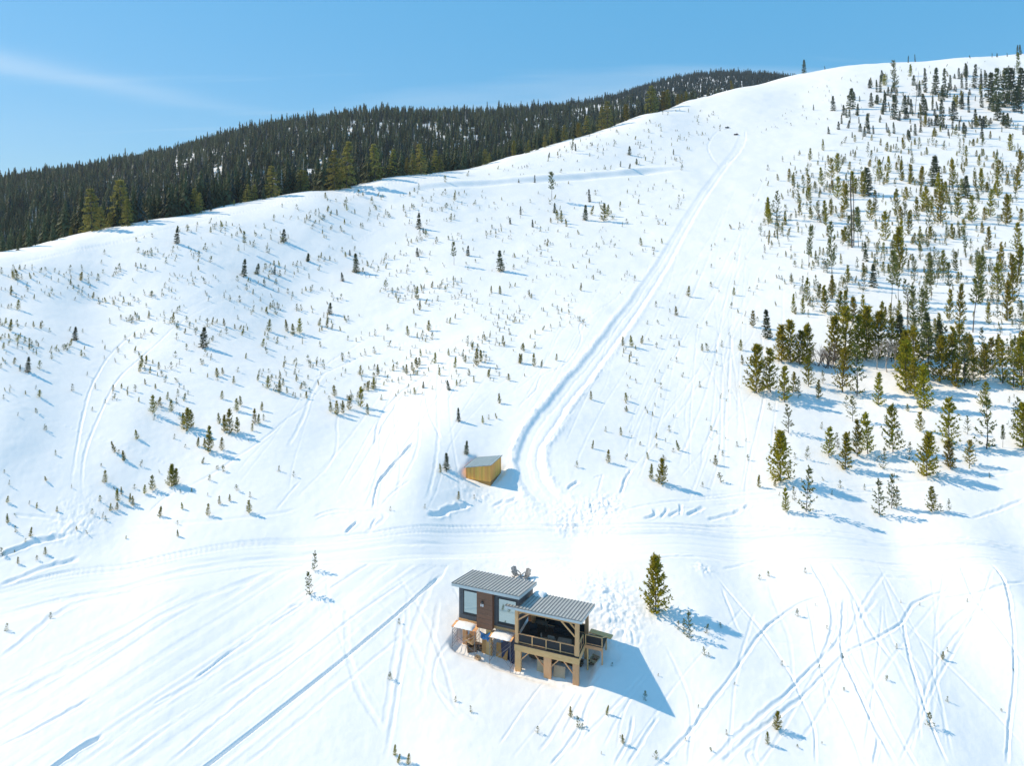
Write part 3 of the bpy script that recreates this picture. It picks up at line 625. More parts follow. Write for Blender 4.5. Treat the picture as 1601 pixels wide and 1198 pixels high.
# ------------------------------------------------------------------ single trees: (column, row of the foot, height in photo pixels, kind)
T = """
1200,527,45,spruce 1177,510,27,pine 1182,615,75,full 1204,614,70,pine 1226,630,57,pine 1240,615,32,pine 1248,624,34,sparse 1264,606,48,pine 1280,624,30,pine 1287,601,21,sparse
1317,614,70,pine 1340,619,79,sparse 1373,635,52,pine 1416,612,79,lush 1430,620,60,pine 1445,640,68,lush 1333,660,41,sparse 1322,637,18,sap 1233,678,45,sparse 1220,755,79,full 1260,802,72,sparse
1229,804,39,pine 1242,784,22,sparse 1186,764,20,pine 1127,756,16,sap 1261,720,22,sparse 1296,716,47,pine 1310,705,27,sparse 1322,736,57,pine 1340,716,57,pine 1357,712,65,pine 1396,709,75,pine
1385,671,20,sparse 1380,736,34,sparse 1421,721,29,sparse 1438,676,32,pine 1448,746,68,full 1484,698,75,pine 1486,734,43,gold 1516,727,39,pine 1543,703,81,sparse 1513,680,29,sparse 1536,637,40,pine
1590,691,68,sparse 1600,702,72,lush 1568,701,36,slim 1375,809,56,sparse 1394,798,56,sparse 1402,798,36,sparse 1457,802,40,pine 1484,802,20,sparse 1471,802,13,sap
1222,566,58,lush 1236,568,66,lush 1250,570,52,lush 1262,568,62,lush 1304,564,70,lush 1322,562,82,lush 1340,564,74,pine 1354,562,84,lush 1372,560,76,lush 1394,564,70,pine 1278,571,42,brush 1290,574,50,brush 1303,575,40,brush
1371,576,54,aspen 1387,580,58,aspen 1399,577,54,aspen 1412,585,70,lush 1430,592,82,pine 1452,594,90,sparse 1470,598,72,lush 1488,600,88,pine 1508,604,80,sparse 1524,580,60,pine 1408,560,70,spruce
1540,590,55,pine 1552,575,48,pine 1568,600,68,pine 1584,606,80,sparse 1598,610,84,pine 1600,585,70,pine 1536,560,50,sparse 1500,565,60,pine 1470,560,62,spruce 1448,556,70,spruce
1394,477,86,slim 1405,470,70,slim 1420,533,76,pole 1430,529,84,slim 1440,520,70,slim 1520,518,122,slim 1500,512,70,pine 1484,500,50,pine 1485,470,60,slim 1575,500,62,pine 1560,460,50,pine 1583,470,75,pine 1590,440,60,pine 1545,505,34,pine 1470,528,40,pine 1456,470,62,slim 1446,500,72,slim
1264,419,65,slim 1301,436,89,slim 1332,386,115,pole 1335,384,95,pole 1326,389,53,slim 1342,385,63,slim 1354,408,31,spruce 1315,414,17,pine 1407,389,45,pine 1449,330,38,lush 1350,306,40,lush 1356,304,44,spruce 1290,348,36,pine 1320,330,42,lush 1278,346,34,sparse 1268,340,30,sparse
1291,352,24,pine 1368,340,42,slim 1360,345,34,pine 1385,376,46,pine 1402,336,40,pine 1415,345,34,sparse 1372,398,26,sparse 1407,420,66,lush 1420,368,40,pine 1432,345,36,pine 1436,388,34,pine 1453,366,40,sparse 1470,350,50,pine 1475,316,38,pine 1462,290,48,spruce 1466,304,34,lush 1440,290,30,lush
1425,286,28,lush 1410,284,28,lush 1390,270,26,lush 1310,270,30,lush 1300,280,34,pine 1285,290,30,pine 1265,300,28,pine 1257,296,24,sparse 1240,290,22,pine 1247,318,30,sparse 1310,310,36,pine 1335,300,34,lush 1375,280,30,pine 1490,290,42,lush 1497,340,40,pine 1510,310,36,spruce 1520,350,44,pine 1535,300,36,lush
1548,340,44,pine 1560,310,34,pine 1575,350,46,lush 1590,300,40,pine 1597,270,34,lush 1580,235,26,lush 1560,280,30,pine 1545,390,36,pine 1530,420,34,sparse 1565,420,44,pine 1590,395,48,pine 1510,400,42,slim 1495,440,48,slim 1475,430,40,pine 1450,430,36,sparse 1430,440,40,sparse 1365,450,36,spruce 1350,455,34,sparse
1340,425,22,sparse 1325,445,30,pine 1300,470,40,pine 1290,490,44,pine 1280,470,30,sparse 1262,470,36,pine 1255,490,26,pine 1240,488,30,pine 1310,500,46,pine 1322,492,38,lush 1335,505,40,lush 1350,500,40,pine 1275,455,26,sparse 1420,480,44,sparse 1380,512,40,pine 1360,515,36,pine 1200,341,33,lush 1214,343,46,sparse 1189,367,20,sparse
1590,86,17,spire 1596,85,17,spire 1575,88,6,spruce 1559,89,7,spruce 1551,89,7,spire 1431,95,12,spire 1420,97,11,spire 1257,114,22,spruce 1290,106,6,spruce 1517,91,5,spruce
1400,150,57,slim 1430,180,70,snag 1376,143,28,spire 1371,143,20,spire 1447,144,39,spire 1462,147,42,spruce 1477,150,45,spire 1487,140,24,spire 1504,138,24,spire 1511,140,28,spire 1523,137,38,spire 1534,138,24,spruce 1541,136,28,spire 1549,160,47,spruce 1557,175,70,spire 1570,168,62,spruce 1582,165,60,spruce 1592,130,48,slim 1597,160,55,spruce 1589,175,40,spruce
1399,186,39,spruce 1414,177,29,spruce 1425,178,24,spruce 1445,180,34,spruce 1473,199,45,spire 1491,188,32,spruce 1504,170,22,spruce 1525,195,25,spruce 1382,174,30,spruce 1362,167,23,spruce 1356,199,23,spruce 1458,172,24,spire 1535,168,26,spire 1547,172,18,spruce 1330,170,33,spruce 1303,173,24,spruce 1311,203,13,spruce 1438,150,20,spruce 1384,156,16,spruce 1515,175,26,spire 1560,188,34,spruce 1575,200,24,spruce
1287,236,18,pine 1266,251,20,pine 1272,172,9,spruce 1296,210,12,spruce 1326,200,13,spruce 1340,180,18,spruce
1025,958,86,full 1016,956,36,sparse 1077,998,41,sparse 1070,992,24,sparse 1060,985,14,sap 1104,990,16,sap 1101,1024,13,sap 1215,1142,28,lush 1200,1164,20,pine 1246,965,13,sap 1454,1138,22,sap 1473,1032,13,pine 1386,1065,9,sap 948,1118,16,pine 1009,1096,15,sap 974,1164,15,pine 1025,1186,14,sap 1259,897,9,sap 1202,902,9,sap 1187,907,8,sap 1222,1040,8,sap 1481,1098,9,sap 1136,1150,8,sap 1092,1107,6,sap 904,1138,16,sap 892,1122,18,pine 736,1115,10,sap 911,1140,10,sap 840,1147,11,sap 712,1098,9,sap 1482,1020,7,sap 1293,985,7,sap 1318,1026,7,sap
491,893,33,sparse 484,931,37,sparse 610,1064,13,sap 625,976,9,sap 617,1182,17,pine 638,1196,16,pine 622,1194,14,pine 79,967,9,sap 9,988,12,sap 698,736,27,spruce 689,740,15,pine 729,712,21,spruce 717,660,21,spruce 717,783,13,pine 755,664,12,pine 777,656,10,pine 764,657,7,sap 436,738,9,sap 459,747,9,sap 610,799,7,sap 664,796,7,sap 742,782,7,sap
1034,759,40,full 1018,752,25,pine 1062,704,17,pine 951,724,20,pine 978,719,10,sap 980,627,14,pine 924,625,14,pine 926,702,13,pine 971,680,13,pine 902,732,10,sap 1014,719,12,pine 1039,720,9,sap 1119,728,16,pine 1112,672,8,sap 988,541,19,pine 974,540,15,pine 1003,536,13,pine 1027,542,9,sap 1062,540,9,pine 1098,549,12,pine 1106,548,12,sap 1128,541,10,sap 1158,547,17,pine 1161,569,15,pine 984,565,12,pine 870,563,11,pine 835,572,20,pine 813,568,16,pine 846,573,12,pine 819,550,14,pine 947,674,8,sap 1098,764,8,sap 1033,607,10,sap 1153,698,8,sap 1010,642,7,sap 1025,635,6,sap 921,546,9,pole
276,381,25,spruce 444,378,20,spruce 382,392,30,slim 481,408,12,spruce 318,542,32,spruce 117,532,21,spruce 43,584,24,spruce 31,579,7,spruce 16,520,19,pine 126,437,14,lush 27,437,17,pine 28,483,16,pine 381,433,27,spruce 401,429,17,spruce 270,504,17,pine 325,511,14,sap 351,509,12,pine 220,576,20,pine 228,570,14,pine 248,578,12,pine 340,588,13,lush 365,599,12,pine
239,647,30,pine 247,634,14,pine 268,642,18,pine 291,671,36,pine 299,666,28,pine 286,664,20,lush 359,678,39,pine 371,676,24,pine 351,674,26,lush 343,662,17,pine 370,643,21,pine 377,634,16,pine 398,663,23,pine 394,674,12,pine 215,686,15,pine 309,697,15,pine 327,707,42,pine 320,700,18,pine 347,703,20,pine 347,623,13,pine 180,707,19,pine 194,720,16,lush 164,755,20,pine 268,759,33,full 274,758,26,lush 238,766,24,pine 184,782,20,pine 190,772,12,pine 208,790,16,pine 203,784,14,pine 226,771,15,pine 172,798,12,pine 183,796,12,pine
249,807,17,pine 285,795,11,pine 325,807,19,pine 343,788,13,pine 359,783,11,pine 389,803,21,pine 278,839,11,pine 47,839,15,pine 71,867,12,pine 28,882,11,pine 11,787,11,pine 12,819,15,pine 4,868,14,sap 57,795,10,pine 144,803,9,sap 166,814,8,sap 72,673,7,sap 87,711,8,sap 58,875,8,sap
557,425,30,spruce 547,400,9,spruce 481,408,13,spruce 536,439,14,spruce 653,403,14,spruce 710,416,36,slim 731,401,16,spruce 783,424,33,spruce 515,491,18,spruce 429,429,13,spruce 603,454,16,sap 651,467,20,pine 656,484,16,pine 638,424,10,sap 420,516,19,pine 449,516,19,pine 468,519,24,pine 458,522,18,pine 498,508,13,pine 511,511,17,pine 410,540,13,pine 419,607,20,pine 437,615,21,pine 449,615,10,pine 463,597,12,pine 523,622,18,pine 527,651,24,pine 536,648,20,pine 518,646,16,pine 564,638,32,pine 575,650,17,pine 584,610,19,pine 574,612,14,pine 546,642,21,pine
652,575,17,pine 638,524,17,pine 658,556,12,pine 591,586,18,pine 614,579,11,pine 562,586,16,pine 636,586,17,pine 680,567,17,pine 687,588,13,pine 711,575,17,pine 727,567,12,pine 745,572,27,pine 752,566,19,pine 702,556,12,pine 787,539,15,pine 813,567,15,pine 782,459,13,lush 768,457,11,pine 670,516,17,pine 781,632,16,pine 702,611,16,spruce 662,608,10,spruce 764,590,12,pine 409,643,14,pine 404,663,16,pine 412,658,9,sap 645,580,14,pine
863,313,44,slim 867,332,16,spruce 655,358,25,spruce 662,365,9,spruce 915,344,24,spruce 922,316,20,spire 924,336,15,pine 894,239,25,slim 900,235,12,spire 711,313,13,pine 836,282,12,spire 858,246,8,spruce 811,283,6,spruce 872,344,16,pine 878,349,20,pine 886,355,12,pine 814,336,14,spire 833,355,12,spruce 798,350,10,spruce 984,243,14,spruce 995,257,9,spruce 944,346,28,pine 950,338,18,pine 970,261,9,spire 984,267,8,spruce 1058,493,15,pine 1147,461,13,pine 1076,463,17,pine 908,454,13,pine 1003,384,13,pine 1066,266,9,sap 1143,480,10,sap 1196,395,14,sparse 1219,385,12,sparse 1053,242,9,spire
"""
RIDGE = """
144,380,88,big 158,382,60,big 188,374,96,big 200,370,60,big 170,378,46,big 45,405,62,fir 14,412,46,fir 4,414,52,fir 28,410,34,fir 101,392,38,fir 110,390,34,gold 84,396,48,fir 305,352,58,big 312,350,50,big 298,352,44,fir 386,338,50,big 398,334,46,big 376,340,34,fir 425,329,72,big 412,332,40,fir 436,326,26,gold 418,328,18,gold 366,340,26,big
469,316,52,big 478,316,50,big 474,314,68,snag 523,306,74,big 541,302,82,big 532,304,56,big 510,308,42,fir 556,300,46,fir 586,298,74,big 576,298,52,fir 594,297,34,gold 611,295,64,big 602,296,46,fir 628,290,34,big 637,290,44,big 646,287,46,big 659,286,63,big 670,284,40,fir 680,282,48,big 688,281,40,big 759,266,34,big 766,264,26,big 750,268,24,fir 803,251,30,gold 827,247,29,big 840,242,22,fir
852,236,26,big 863,232,34,big 872,228,40,fir 882,224,30,big 905,219,26,gold 916,215,34,big 926,213,26,fir 940,206,40,big 950,204,48,big 958,200,30,fir 979,194,30,gold 972,197,22,fir 1016,182,50,big 1022,180,42,big 1036,176,32,gold 1044,172,30,gold 1059,166,18,gold 1066,163,15,gold 1073,161,18,gold 1145,142,16,gold 890,222,22,fir 1004,186,22,fir 1012,184,26,fir 350,344,24,fir 330,348,26,fir 260,358,24,fir 230,364,26,fir
"""
import re
def parse(s): return [(float(a), float(b), float(c), k) for a, b, c, k in (w.split(',') for w in s.split())]
singles = parse(T); ridge_trees = parse(RIDGE)

NAMES = {'pine': 'pine_tree', 'lush': 'pine_tree', 'full': 'pine_tree', 'sap': 'pine_sapling', 'sparse': 'pine_tree', 'slim': 'slender_pine_tree', 'spruce': 'spruce_tree', 'spire': 'spruce_tree', 'big': 'ridge_fir_tree', 'gold': 'yellow_pine_tree', 'fir': 'fir_tree',
         'aspen': 'bare_aspen_tree', 'brush': 'bare_shrub', 'snag': 'dead_tree', 'pole': 'dead_pole_tree'}
LOOK = {'pine': 'olive young pine', 'lush': 'dense olive pine', 'full': 'full bushy olive pine', 'sap': 'spindly pine sapling', 'sparse': 'open grey-green pine', 'slim': 'slender bare-stemmed pine', 'spruce': 'dark green spruce', 'spire': 'narrow dark spruce', 'big': 'broad ragged fir',
        'gold': 'yellowish pine', 'fir': 'narrow dark fir', 'aspen': 'leafless pale aspen', 'brush': 'leafless brown shrub', 'snag': 'bleached dead tree', 'pole': 'bare dead trunk'}
ZONES = [  # phrase, column range, row range
 ('behind the snowy ridge at far left', (-9, 130), (380, 420), 'R'), ('behind the snowy ridge, in the big pair', (130, 220), (0, 420), 'R'), ('behind the snowy ridge, left of the bleached snag', (220, 460), (0, 420), 'R'),
 ('behind the snowy ridge beside the bleached snag', (460, 500), (0, 420), 'R'), ('behind the ridge, right of the bleached snag', (500, 630), (0, 420), 'R'), ('behind the ridge at mid slope', (630, 780), (0, 420), 'R'), ('behind the ridge below its steeper part', (780, 900), (0, 420), 'R'), ('behind the steep upper ridge', (900, 1200), (0, 420), 'R'),
 ('on the summit skyline', (1230, 1620), (0, 117)), ('high on the summit slope by the skyline trees', (1355, 1620), (117, 153)), ('in the dark stand below the summit', (1355, 1620), (153, 205)), ('at the upper edge of the hill stand', (1230, 1355), (117, 260)),
 ('in the top rows of the right-hand pine stand', (1180, 1420), (205, 310)), ('at the top right of the pine stand', (1420, 1620), (205, 320)), ('on the left flank of the pine stand', (1180, 1300), (310, 400)), ('in the middle of the pine stand', (1300, 1420), (310, 400)), ('in the right half of the pine stand', (1420, 1620), (320, 400)),
 ('on the left flank above the dense thicket', (1180, 1345), (400, 520)), ('above the dense thicket and its aspens', (1345, 1440), (400, 545)), ('above the thicket near the right edge', (1440, 1620), (400, 545)), ('in the dense thicket left of the aspens', (1165, 1365), (520, 600)), ('beside the pale aspens of the thicket', (1365, 1440), (545, 605)), ('in the thicket right of the aspens', (1440, 1530), (545, 608)), ('in the thicket at the right edge', (1530, 1620), (545, 612)),
 ('just below the thicket, on its left', (1165, 1300), (600, 700)), ('just below the thicket and aspens', (1300, 1460), (600, 665)), ('below the thicket near the right edge', (1500, 1620), (612, 705)), ('in the open row above the road bank', (1280, 1430), (665, 740)), ('in the open row above the road, far right', (1430, 1620), (665, 760)), ('above the road bank right of the shed', (1165, 1280), (700, 815)), ('in the row on the road bank', (1360, 1500), (780, 815)),
 ('right of the groomed lane, above the junction', (885, 1165), (600, 775)), ('right of the groomed lane at mid hill', (960, 1175), (440, 600)), ('beside the snowy shed', (680, 790), (640, 800)), ('below the road, right of the cabin', (990, 1130), (940, 1060)), ('in the lower right corner among ski tracks', (1130, 1620), (880, 1200)), ('in front of the cabin', (700, 1060), (1060, 1200)), ('on the piste left of the cabin', (470, 700), (880, 1000)), ('at the bottom edge left of the cabin', (560, 700), (1000, 1200)),
 ('at far left above the road', (-9, 150), (700, 1000)), ('on the lower left slope by the crossing tracks', (150, 215), (680, 830)), ('on the lower left slope above the road', (215, 420), (720, 850)), ('in the left hillside clump', (225, 420), (615, 720)), ('on the left hillside beside the twin tracks', (-9, 420), (480, 615)), ('on the left hillside near the ridge', (-9, 500), (360, 480)), ('in the gully clump left of the shed', (500, 620), (560, 660)),
 ('in the gully thicket above the shed', (620, 860), (500, 645)), ('at the gully edge left of the thicket', (400, 620), (480, 670)), ('in the bowl below the cat road', (500, 800), (340, 500)), ('in the bowl under the cat road bank', (780, 1010), (290, 470)), ('above the cat road on the upper bowl', (690, 1110), (225, 292)), ('on the upper bowl', (400, 1200), (280, 480)), ('on the hillside', (-99, 2000), (-99, 3000)),
]
def zone_of(u, v, r):
    for z in ZONES:
        if (len(z) == 4) == r and z[1][0] <= u < z[1][1] and z[2][0] <= v < z[2][1]: return z[0]
    return 'on the hillside'
ORD = ['leftmost', 'second from left', 'third from left', 'fourth from left', 'fifth from left', 'sixth from left', 'seventh from left', 'eighth from left', 'ninth from left', 'tenth from left', 'eleventh from left', 'twelfth from left', 'thirteenth from left', 'fourteenth from left', 'fifteenth from left', 'sixteenth from left', 'seventeenth from left', 'eighteenth from left']
GROUPS = {'R': 'firs behind the snowy ridge', '': 'trees on the snowy hillside'}

def tree(u, v, hp, kind, rg, beyond=False):
    if beyond:      # stands on the far side of the ridge: foot just over the crest
        t_ = (u - UC) / F; up = [p for p in CREST]
        Yc = float(np.interp(u, [p[0] for p in CREST], [p[2] for p in CREST])); Y = Yc + 6 + rg.uniform(0, 10)
        x, y = t_ * Y, Y; z = h_at(x, y); top = HC - (v - hp - VH) / F * Y; hgt = max(top - z, 2.0)
    else:
        x, y = ground(u, v); z = h_at(x, y); hgt = hp * y / F
    var = TREES[kind]; tm, cm = var[rg.randrange(len(var))]
    e = empty(NAMES[kind], (x, y, z - 0.02 * hgt), rg.uniform(0, 6.28))
    wide = rg.uniform(0.88, 1.16) if v > 560 or u < 1180 else rg.uniform(0.68, 0.98); e.scale = (hgt * wide, hgt * wide, hgt)
    tl = 0.10 if hp < 20 else 0.035; e.rotation_euler = (rg.gauss(0, tl), rg.gauss(0, tl), e.rotation_euler[2])
    if kind == 'slim' and hp > 115: e.rotation_euler = (0, 0.12, 0)
    for nm, mm in (('trunk', tm), ('crown', cm)): link(nm, mm, e)
    return e

rg = random.Random(5); made = []
for lst, r in ((singles, False), (ridge_trees, True)):
    for (u, v, hp, k) in lst:
        made.append((zone_of(u, v, r), u, v, hp, k, tree(u, v, hp, k, rg, r), r))
def size_word(hp): return 'tall' if hp > 62 else 'mid-height' if hp > 34 else 'small' if hp >= 15 else 'tiny'
by = {}
for m_ in made: by.setdefault((m_[0], size_word(m_[3]), m_[4]), []).append(m_)
for (zn, sz, k), ms in by.items():
    ms.sort(key=lambda m_: m_[1])
    for i, (_, u, v, hp, kk, e, r) in enumerate(ms):
        lab = '%s %s %s' % (sz, LOOK[k], zn)
        if len(ms) > 1: lab += ', ' + (ORD[i] if i < len(ORD) else 'rightmost' if i == len(ms) - 1 else 'near the right end')
        tag(e, lab, 'shrub' if k == 'brush' else 'tree', GROUPS['R' if r else ''])
print('SINGLES', len(made))

# ------------------------------------------------------------------ masses of trees past counting: points with instanced shapes
def mass(name, kinds, pts, label, cat, tilt=0.06):
    """pts: (x, y, z, height, index of kind)"""
    coll = bpy.data.collections.new(name + '_shapes'); k = 0; first = {}; order = []
    for kd in kinds:
        first[kd] = (k, len(TREES[kd]))
        for (tm, cm) in TREES[kd]:
            bm = bmesh.new(); bm.from_mesh(cm); n0 = len(bm.faces); bm.from_mesh(tm); bm.faces.ensure_lookup_table()
            for f in bm.faces[n0:]: f.material_index = 1
            me = bpy.data.meshes.new('shape'); bm.to_mesh(me); bm.free(); me.materials.append(cm.materials[0]); me.materials.append(tm.materials[0])
            o = bpy.data.objects.new('%s_%03d' % (name, k), me); coll.objects.link(o); k += 1
    me = bpy.data.meshes.new(name); n = len(pts); me.vertices.add(n)
    me.vertices.foreach_set('co', np.array([p[:3] for p in pts], np.float32).ravel())
    rg = random.Random(3); idx = []; sc = []; ro = []
    for p in pts:
        f0, cnt = first[p[4]]; idx.append(f0 + rg.randrange(cnt)); w = p[3] * rg.uniform(0.85, 1.2); sc += [w, w, p[3]]; ro += [rg.gauss(0, tilt), rg.gauss(0, tilt), rg.uniform(0, 6.28)]
    a = me.attributes.new('pick', 'INT', 'POINT'); a.data.foreach_set('value', idx)
    a = me.attributes.new('size', 'FLOAT_VECTOR', 'POINT'); a.data.foreach_set('vector', sc)
    a = me.attributes.new('turn', 'FLOAT_VECTOR', 'POINT'); a.data.foreach_set('vector', ro)
    o = link(name, me); g = bpy.data.node_groups.new(name, 'GeometryNodeTree')
    g.interface.new_socket(name='Geometry', in_out='INPUT', socket_type='NodeSocketGeometry'); g.interface.new_socket(name='Geometry', in_out='OUTPUT', socket_type='NodeSocketGeometry')
    N, Lk = g.nodes, g.links; gi, go = N.new('NodeGroupInput'), N.new('NodeGroupOutput'); ci = N.new('GeometryNodeCollectionInfo'); io = N.new('GeometryNodeInstanceOnPoints')
    ci.inputs['Collection'].default_value = coll; ci.inputs['Separate Children'].default_value = True; ci.inputs['Reset Children'].default_value = True
    io.inputs['Pick Instance'].default_value = True
    def attr(nm, ty):
        x = N.new('GeometryNodeInputNamedAttribute'); x.data_type = ty; x.inputs['Name'].default_value = nm; return x.outputs['Attribute']
    Lk.new(gi.outputs[0], io.inputs['Points']); Lk.new(ci.outputs[0], io.inputs['Instance']); Lk.new(attr('pick', 'INT'), io.inputs['Instance Index'])
    er = N.new('FunctionNodeEulerToRotation'); Lk.new(attr('turn', 'FLOAT_VECTOR'), er.inputs[0]); Lk.new(er.outputs[0], io.inputs['Rotation'])
    Lk.new(attr('size', 'FLOAT_VECTOR'), io.inputs['Scale']); Lk.new(io.outputs[0], go.inputs[0])
    md = o.modifiers.new('scatter', 'NODES'); md.node_group = g
    return tag(o, label, cat, kind='stuff')

def inside(u, v, poly):
    r = False; n = len(poly)
    for i in range(n):
        (x1, y1), (x2, y2) = poly[i], poly[(i + 1) % n]
        if (y1 > v) != (y2 > v) and u < (x2 - x1) * (v - y1) / (y2 - y1) + x1: r = not r
    return r
rg = random.Random(21); LANE_P = LANE
def clear_spot(x, y):
    return ((LANE_P[:, 0] - x) ** 2 + (LANE_P[:, 1] - y) ** 2).min() > (4.2 if y < 300 else 6.5) ** 2
def scatter(poly, n, lo, hi, kinds, clump=0.0, skew=1.6):
    us = [p[0] for p in poly]; vs_ = [p[1] for p in poly]; out = []; tries = 0
    while len(out) < n and tries < n * 60:
        tries += 1; u, v = rg.uniform(min(us), max(us)), rg.uniform(min(vs_), max(vs_))
        if not inside(u, v, poly): continue
        x, y = ground(u, v)
        if clump and float(fbm(np.array([(x * .7 + y * .5) / 11.0]), np.array([(x * .6 - y * .8) / 5.0]), 3)[0]) < rg.uniform(-0.3, 0.3) + clump * 0.03: continue
        if not clear_spot(x, y): continue
        hp = lo + (hi - lo) * rg.random() ** skew; h = hp * y / F
        out.append((x, y, h_at(x, y) - 0.02 * h, h, rg.choice(kinds)))
    return out
S1 = ['sap', 'sap', 'sap', 'sparse', 'pine']
sm = []
sm += scatter([(0,425),(240,368),(480,312),(700,285),(720,340),(520,470),(420,490),(0,570)], 560, 3.5, 11, S1, 1.6)
sm += scatter([(0,480),(420,480),(430,560),(260,640),(0,620)], 130, 6, 13, S1 + ['pine'], 1.0)
sm += scatter([(0,600),(260,640),(420,700),(380,820),(120,860),(0,880)], 45, 5, 11, S1)
sm += scatter([(420,480),(700,440),(860,520),(860,590),(740,600),(560,650),(400,610)], 330, 4.5, 12, S1 + ['pine'], 1.5)
sm += scatter([(690,300),(1090,275),(1010,430),(900,530),(700,490),(560,430)], 430, 3, 8.5, S1, 1.2)
sm += scatter([(700,278),(900,218),(1090,158),(1140,190),(1090,255),(900,270)], 170, 2.5, 7, S1 + ['spruce'], 0.4)
sm += scatter([(1060,420),(1180,290),(1230,480),(1170,720),(1000,760),(960,560)], 110, 4, 10, S1)
sm += scatter([(1170,210),(1260,130),(1400,105),(1595,92),(1595,130),(1250,210)], 120, 2, 5, S1)
sm += scatter([(1180,260),(1340,215),(1600,190),(1600,610),(1420,560),(1240,490),(1190,370)], 640, 5, 12, S1 + ['pine'], 0.4)
sm += scatter([(1180,640),(1600,620),(1600,740),(1300,800),(1190,800)], 36, 6, 13, ['sap', 'sparse', 'pine'])
sm += scatter([(880,950),(1600,900),(1600,1190),(900,1190)], 22, 4, 8, ['sap'])
mass('pine_saplings', ['sap', 'sparse', 'pine', 'spruce'], sm, 'countless small pine saplings dotted over the open snow slopes', 'saplings', 0.16)
st = []
st += scatter([(1230,275),(1340,235),(1600,205),(1600,300),(1240,330)], 230, 7, 19, ['lush', 'pine', 'sparse', 'sparse', 'slim'], 0.6)
st += scatter([(1200,320),(1600,290),(1600,420),(1290,430),(1190,380)], 210, 9, 25, ['pine', 'sparse', 'sparse', 'slim', 'slim', 'lush'], 0.6)
st += scatter([(1230,440),(1310,420),(1600,410),(1600,560),(1400,545),(1260,500)], 130, 10, 28, ['pine', 'sparse', 'sparse', 'slim'], 0.5)
st += scatter([(1300,165),(1370,120),(1600,112),(1600,215),(1330,230)], 190, 7, 20, ['spruce', 'spire', 'spire', 'spruce', 'pine'], 0.6)
st += scatter([(1400,560),(1600,555),(1600,615),(1420,600)], 16, 24, 50, ['pine', 'sparse'])
mass('pine_stand', ['lush', 'pine', 'sparse', 'spruce', 'slim', 'spire'], st, 'loose stand of pines and spruces filling the upper right hillside', 'trees')
# the wood on the far hill
fo = []; cu = [p[0] for p in CREST]; cY = [p[2] for p in CREST]
while len(fo) < 36000:
    t_ = rg.uniform(-0.95, 0.45); Y = 215 + 1330 * rg.random() ** 1.12; u = UC + F * t_
    Yc = float(np.interp(u, cu, cY))
    if Y < Yc + 14 or (u > 1090 and Y < 955): continue
    x = t_ * Y; w = float(fbm(np.array([x / 90.0]), np.array([Y / 60.0]), 3)[0])
    gap = abs((Y - 0.35 * x) - 545) < 3.5 and u < 330
    near_gap = Y < Yc + 75 and u < 260 and rg.random() < 0.55
    if gap or near_gap or w < -0.6: continue
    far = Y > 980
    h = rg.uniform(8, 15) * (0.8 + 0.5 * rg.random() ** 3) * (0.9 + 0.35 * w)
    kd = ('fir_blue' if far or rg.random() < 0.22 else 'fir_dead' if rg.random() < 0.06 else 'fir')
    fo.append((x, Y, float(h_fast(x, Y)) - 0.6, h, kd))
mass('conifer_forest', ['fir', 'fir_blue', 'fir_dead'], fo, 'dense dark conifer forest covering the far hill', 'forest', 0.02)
# ------------------------------------------------------------------ building materials
M['timber'] = wood('pale_timber', (0.70, 0.38, 0.185), (0.84, 0.53, 0.30), (1.5, 9, 9), 0.12)
M['timber_v'] = wood('pale_timber_upright', (0.70, 0.38, 0.185), (0.84, 0.53, 0.30), (9, 9, 1.3), 0.12)
M['orange_ply'] = wood('orange_plywood', (0.58, 0.27, 0.11), (0.70, 0.40, 0.20), (2, 2, 7), 0.15)
M['ply'] = wood('weathered_plywood', (0.44, 0.33, 0.21), (0.58, 0.45, 0.32), (2, 2, 7), 0.15)
M['old_wood'] = wood('old_wood', (0.10, 0.07, 0.05), (0.22, 0.16, 0.11), (2, 12, 12), 0.3)
M['deck_board'] = wood('dark_deck_boards', (0.045, 0.035, 0.03), (0.09, 0.07, 0.055), (1.2, 12, 12), 0.2)
M['plank'] = wood('shed_planks', (0.80, 0.39, 0.11), (0.94, 0.56, 0.22), (14, 14, 1.4), 0.13)
M['plinth'] = wood('stained_plinth', (0.30, 0.15, 0.06), (0.44, 0.25, 0.11), (2, 2, 8), 0.1)
M['brown'] = wood('rust_brown_cladding', (0.17, 0.075, 0.048), (0.27, 0.125, 0.085), (3, 3, 10), 0.05, 0.55)
def plain(name, c, rough=0.5, metal=0.0, scale=6, var=0.25):
    t = NT(name); n = t.noise(t.coord(), scale, 4); k = tuple(x * (1 - var) for x in c); j = tuple(min(1, x * (1 + var)) for x in c)
    t.col(t.ramp(n, [(0.3, k), (0.7, j)])); t.set(Roughness=rough, Metallic=metal); return t.m
M['roof'] = plain('roof_steel', (0.46, 0.465, 0.445), 0.5, 0.1, 1.4, 0.10)
M['seam'] = plain('seam_steel', (0.21, 0.215, 0.21), 0.5, 0.1)  # roof ribs coloured dark for their shaded sides; same tone on edge trim
M['fascia'] = plain('pale_fascia', (0.66, 0.66, 0.63), 0.5, 0.0, 3, 0.08)
M['siding'] = plain('charcoal_siding', (0.10, 0.11, 0.12), 0.55, 0.1, 3, 0.15)
M['frame'] = plain('dark_frame', (0.03, 0.032, 0.035), 0.4)
M['mesh'] = plain('black_rail_panel', (0.018, 0.018, 0.02), 0.7)
M['steel'] = plain('scaffold_steel', (0.24, 0.25, 0.27), 0.4, 0.6)
M['tarp'] = plain('navy_tarp', (0.010, 0.022, 0.075), 0.4, 0.0, 3, 0.4)
M['tarp_light'] = plain('bright_blue_tarp', (0.05, 0.22, 0.48), 0.3, 0.0, 4, 0.5)
M['fabric'] = plain('grey_brown_cushion', (0.30, 0.25, 0.21), 0.9, 0.0, 9, 0.15)
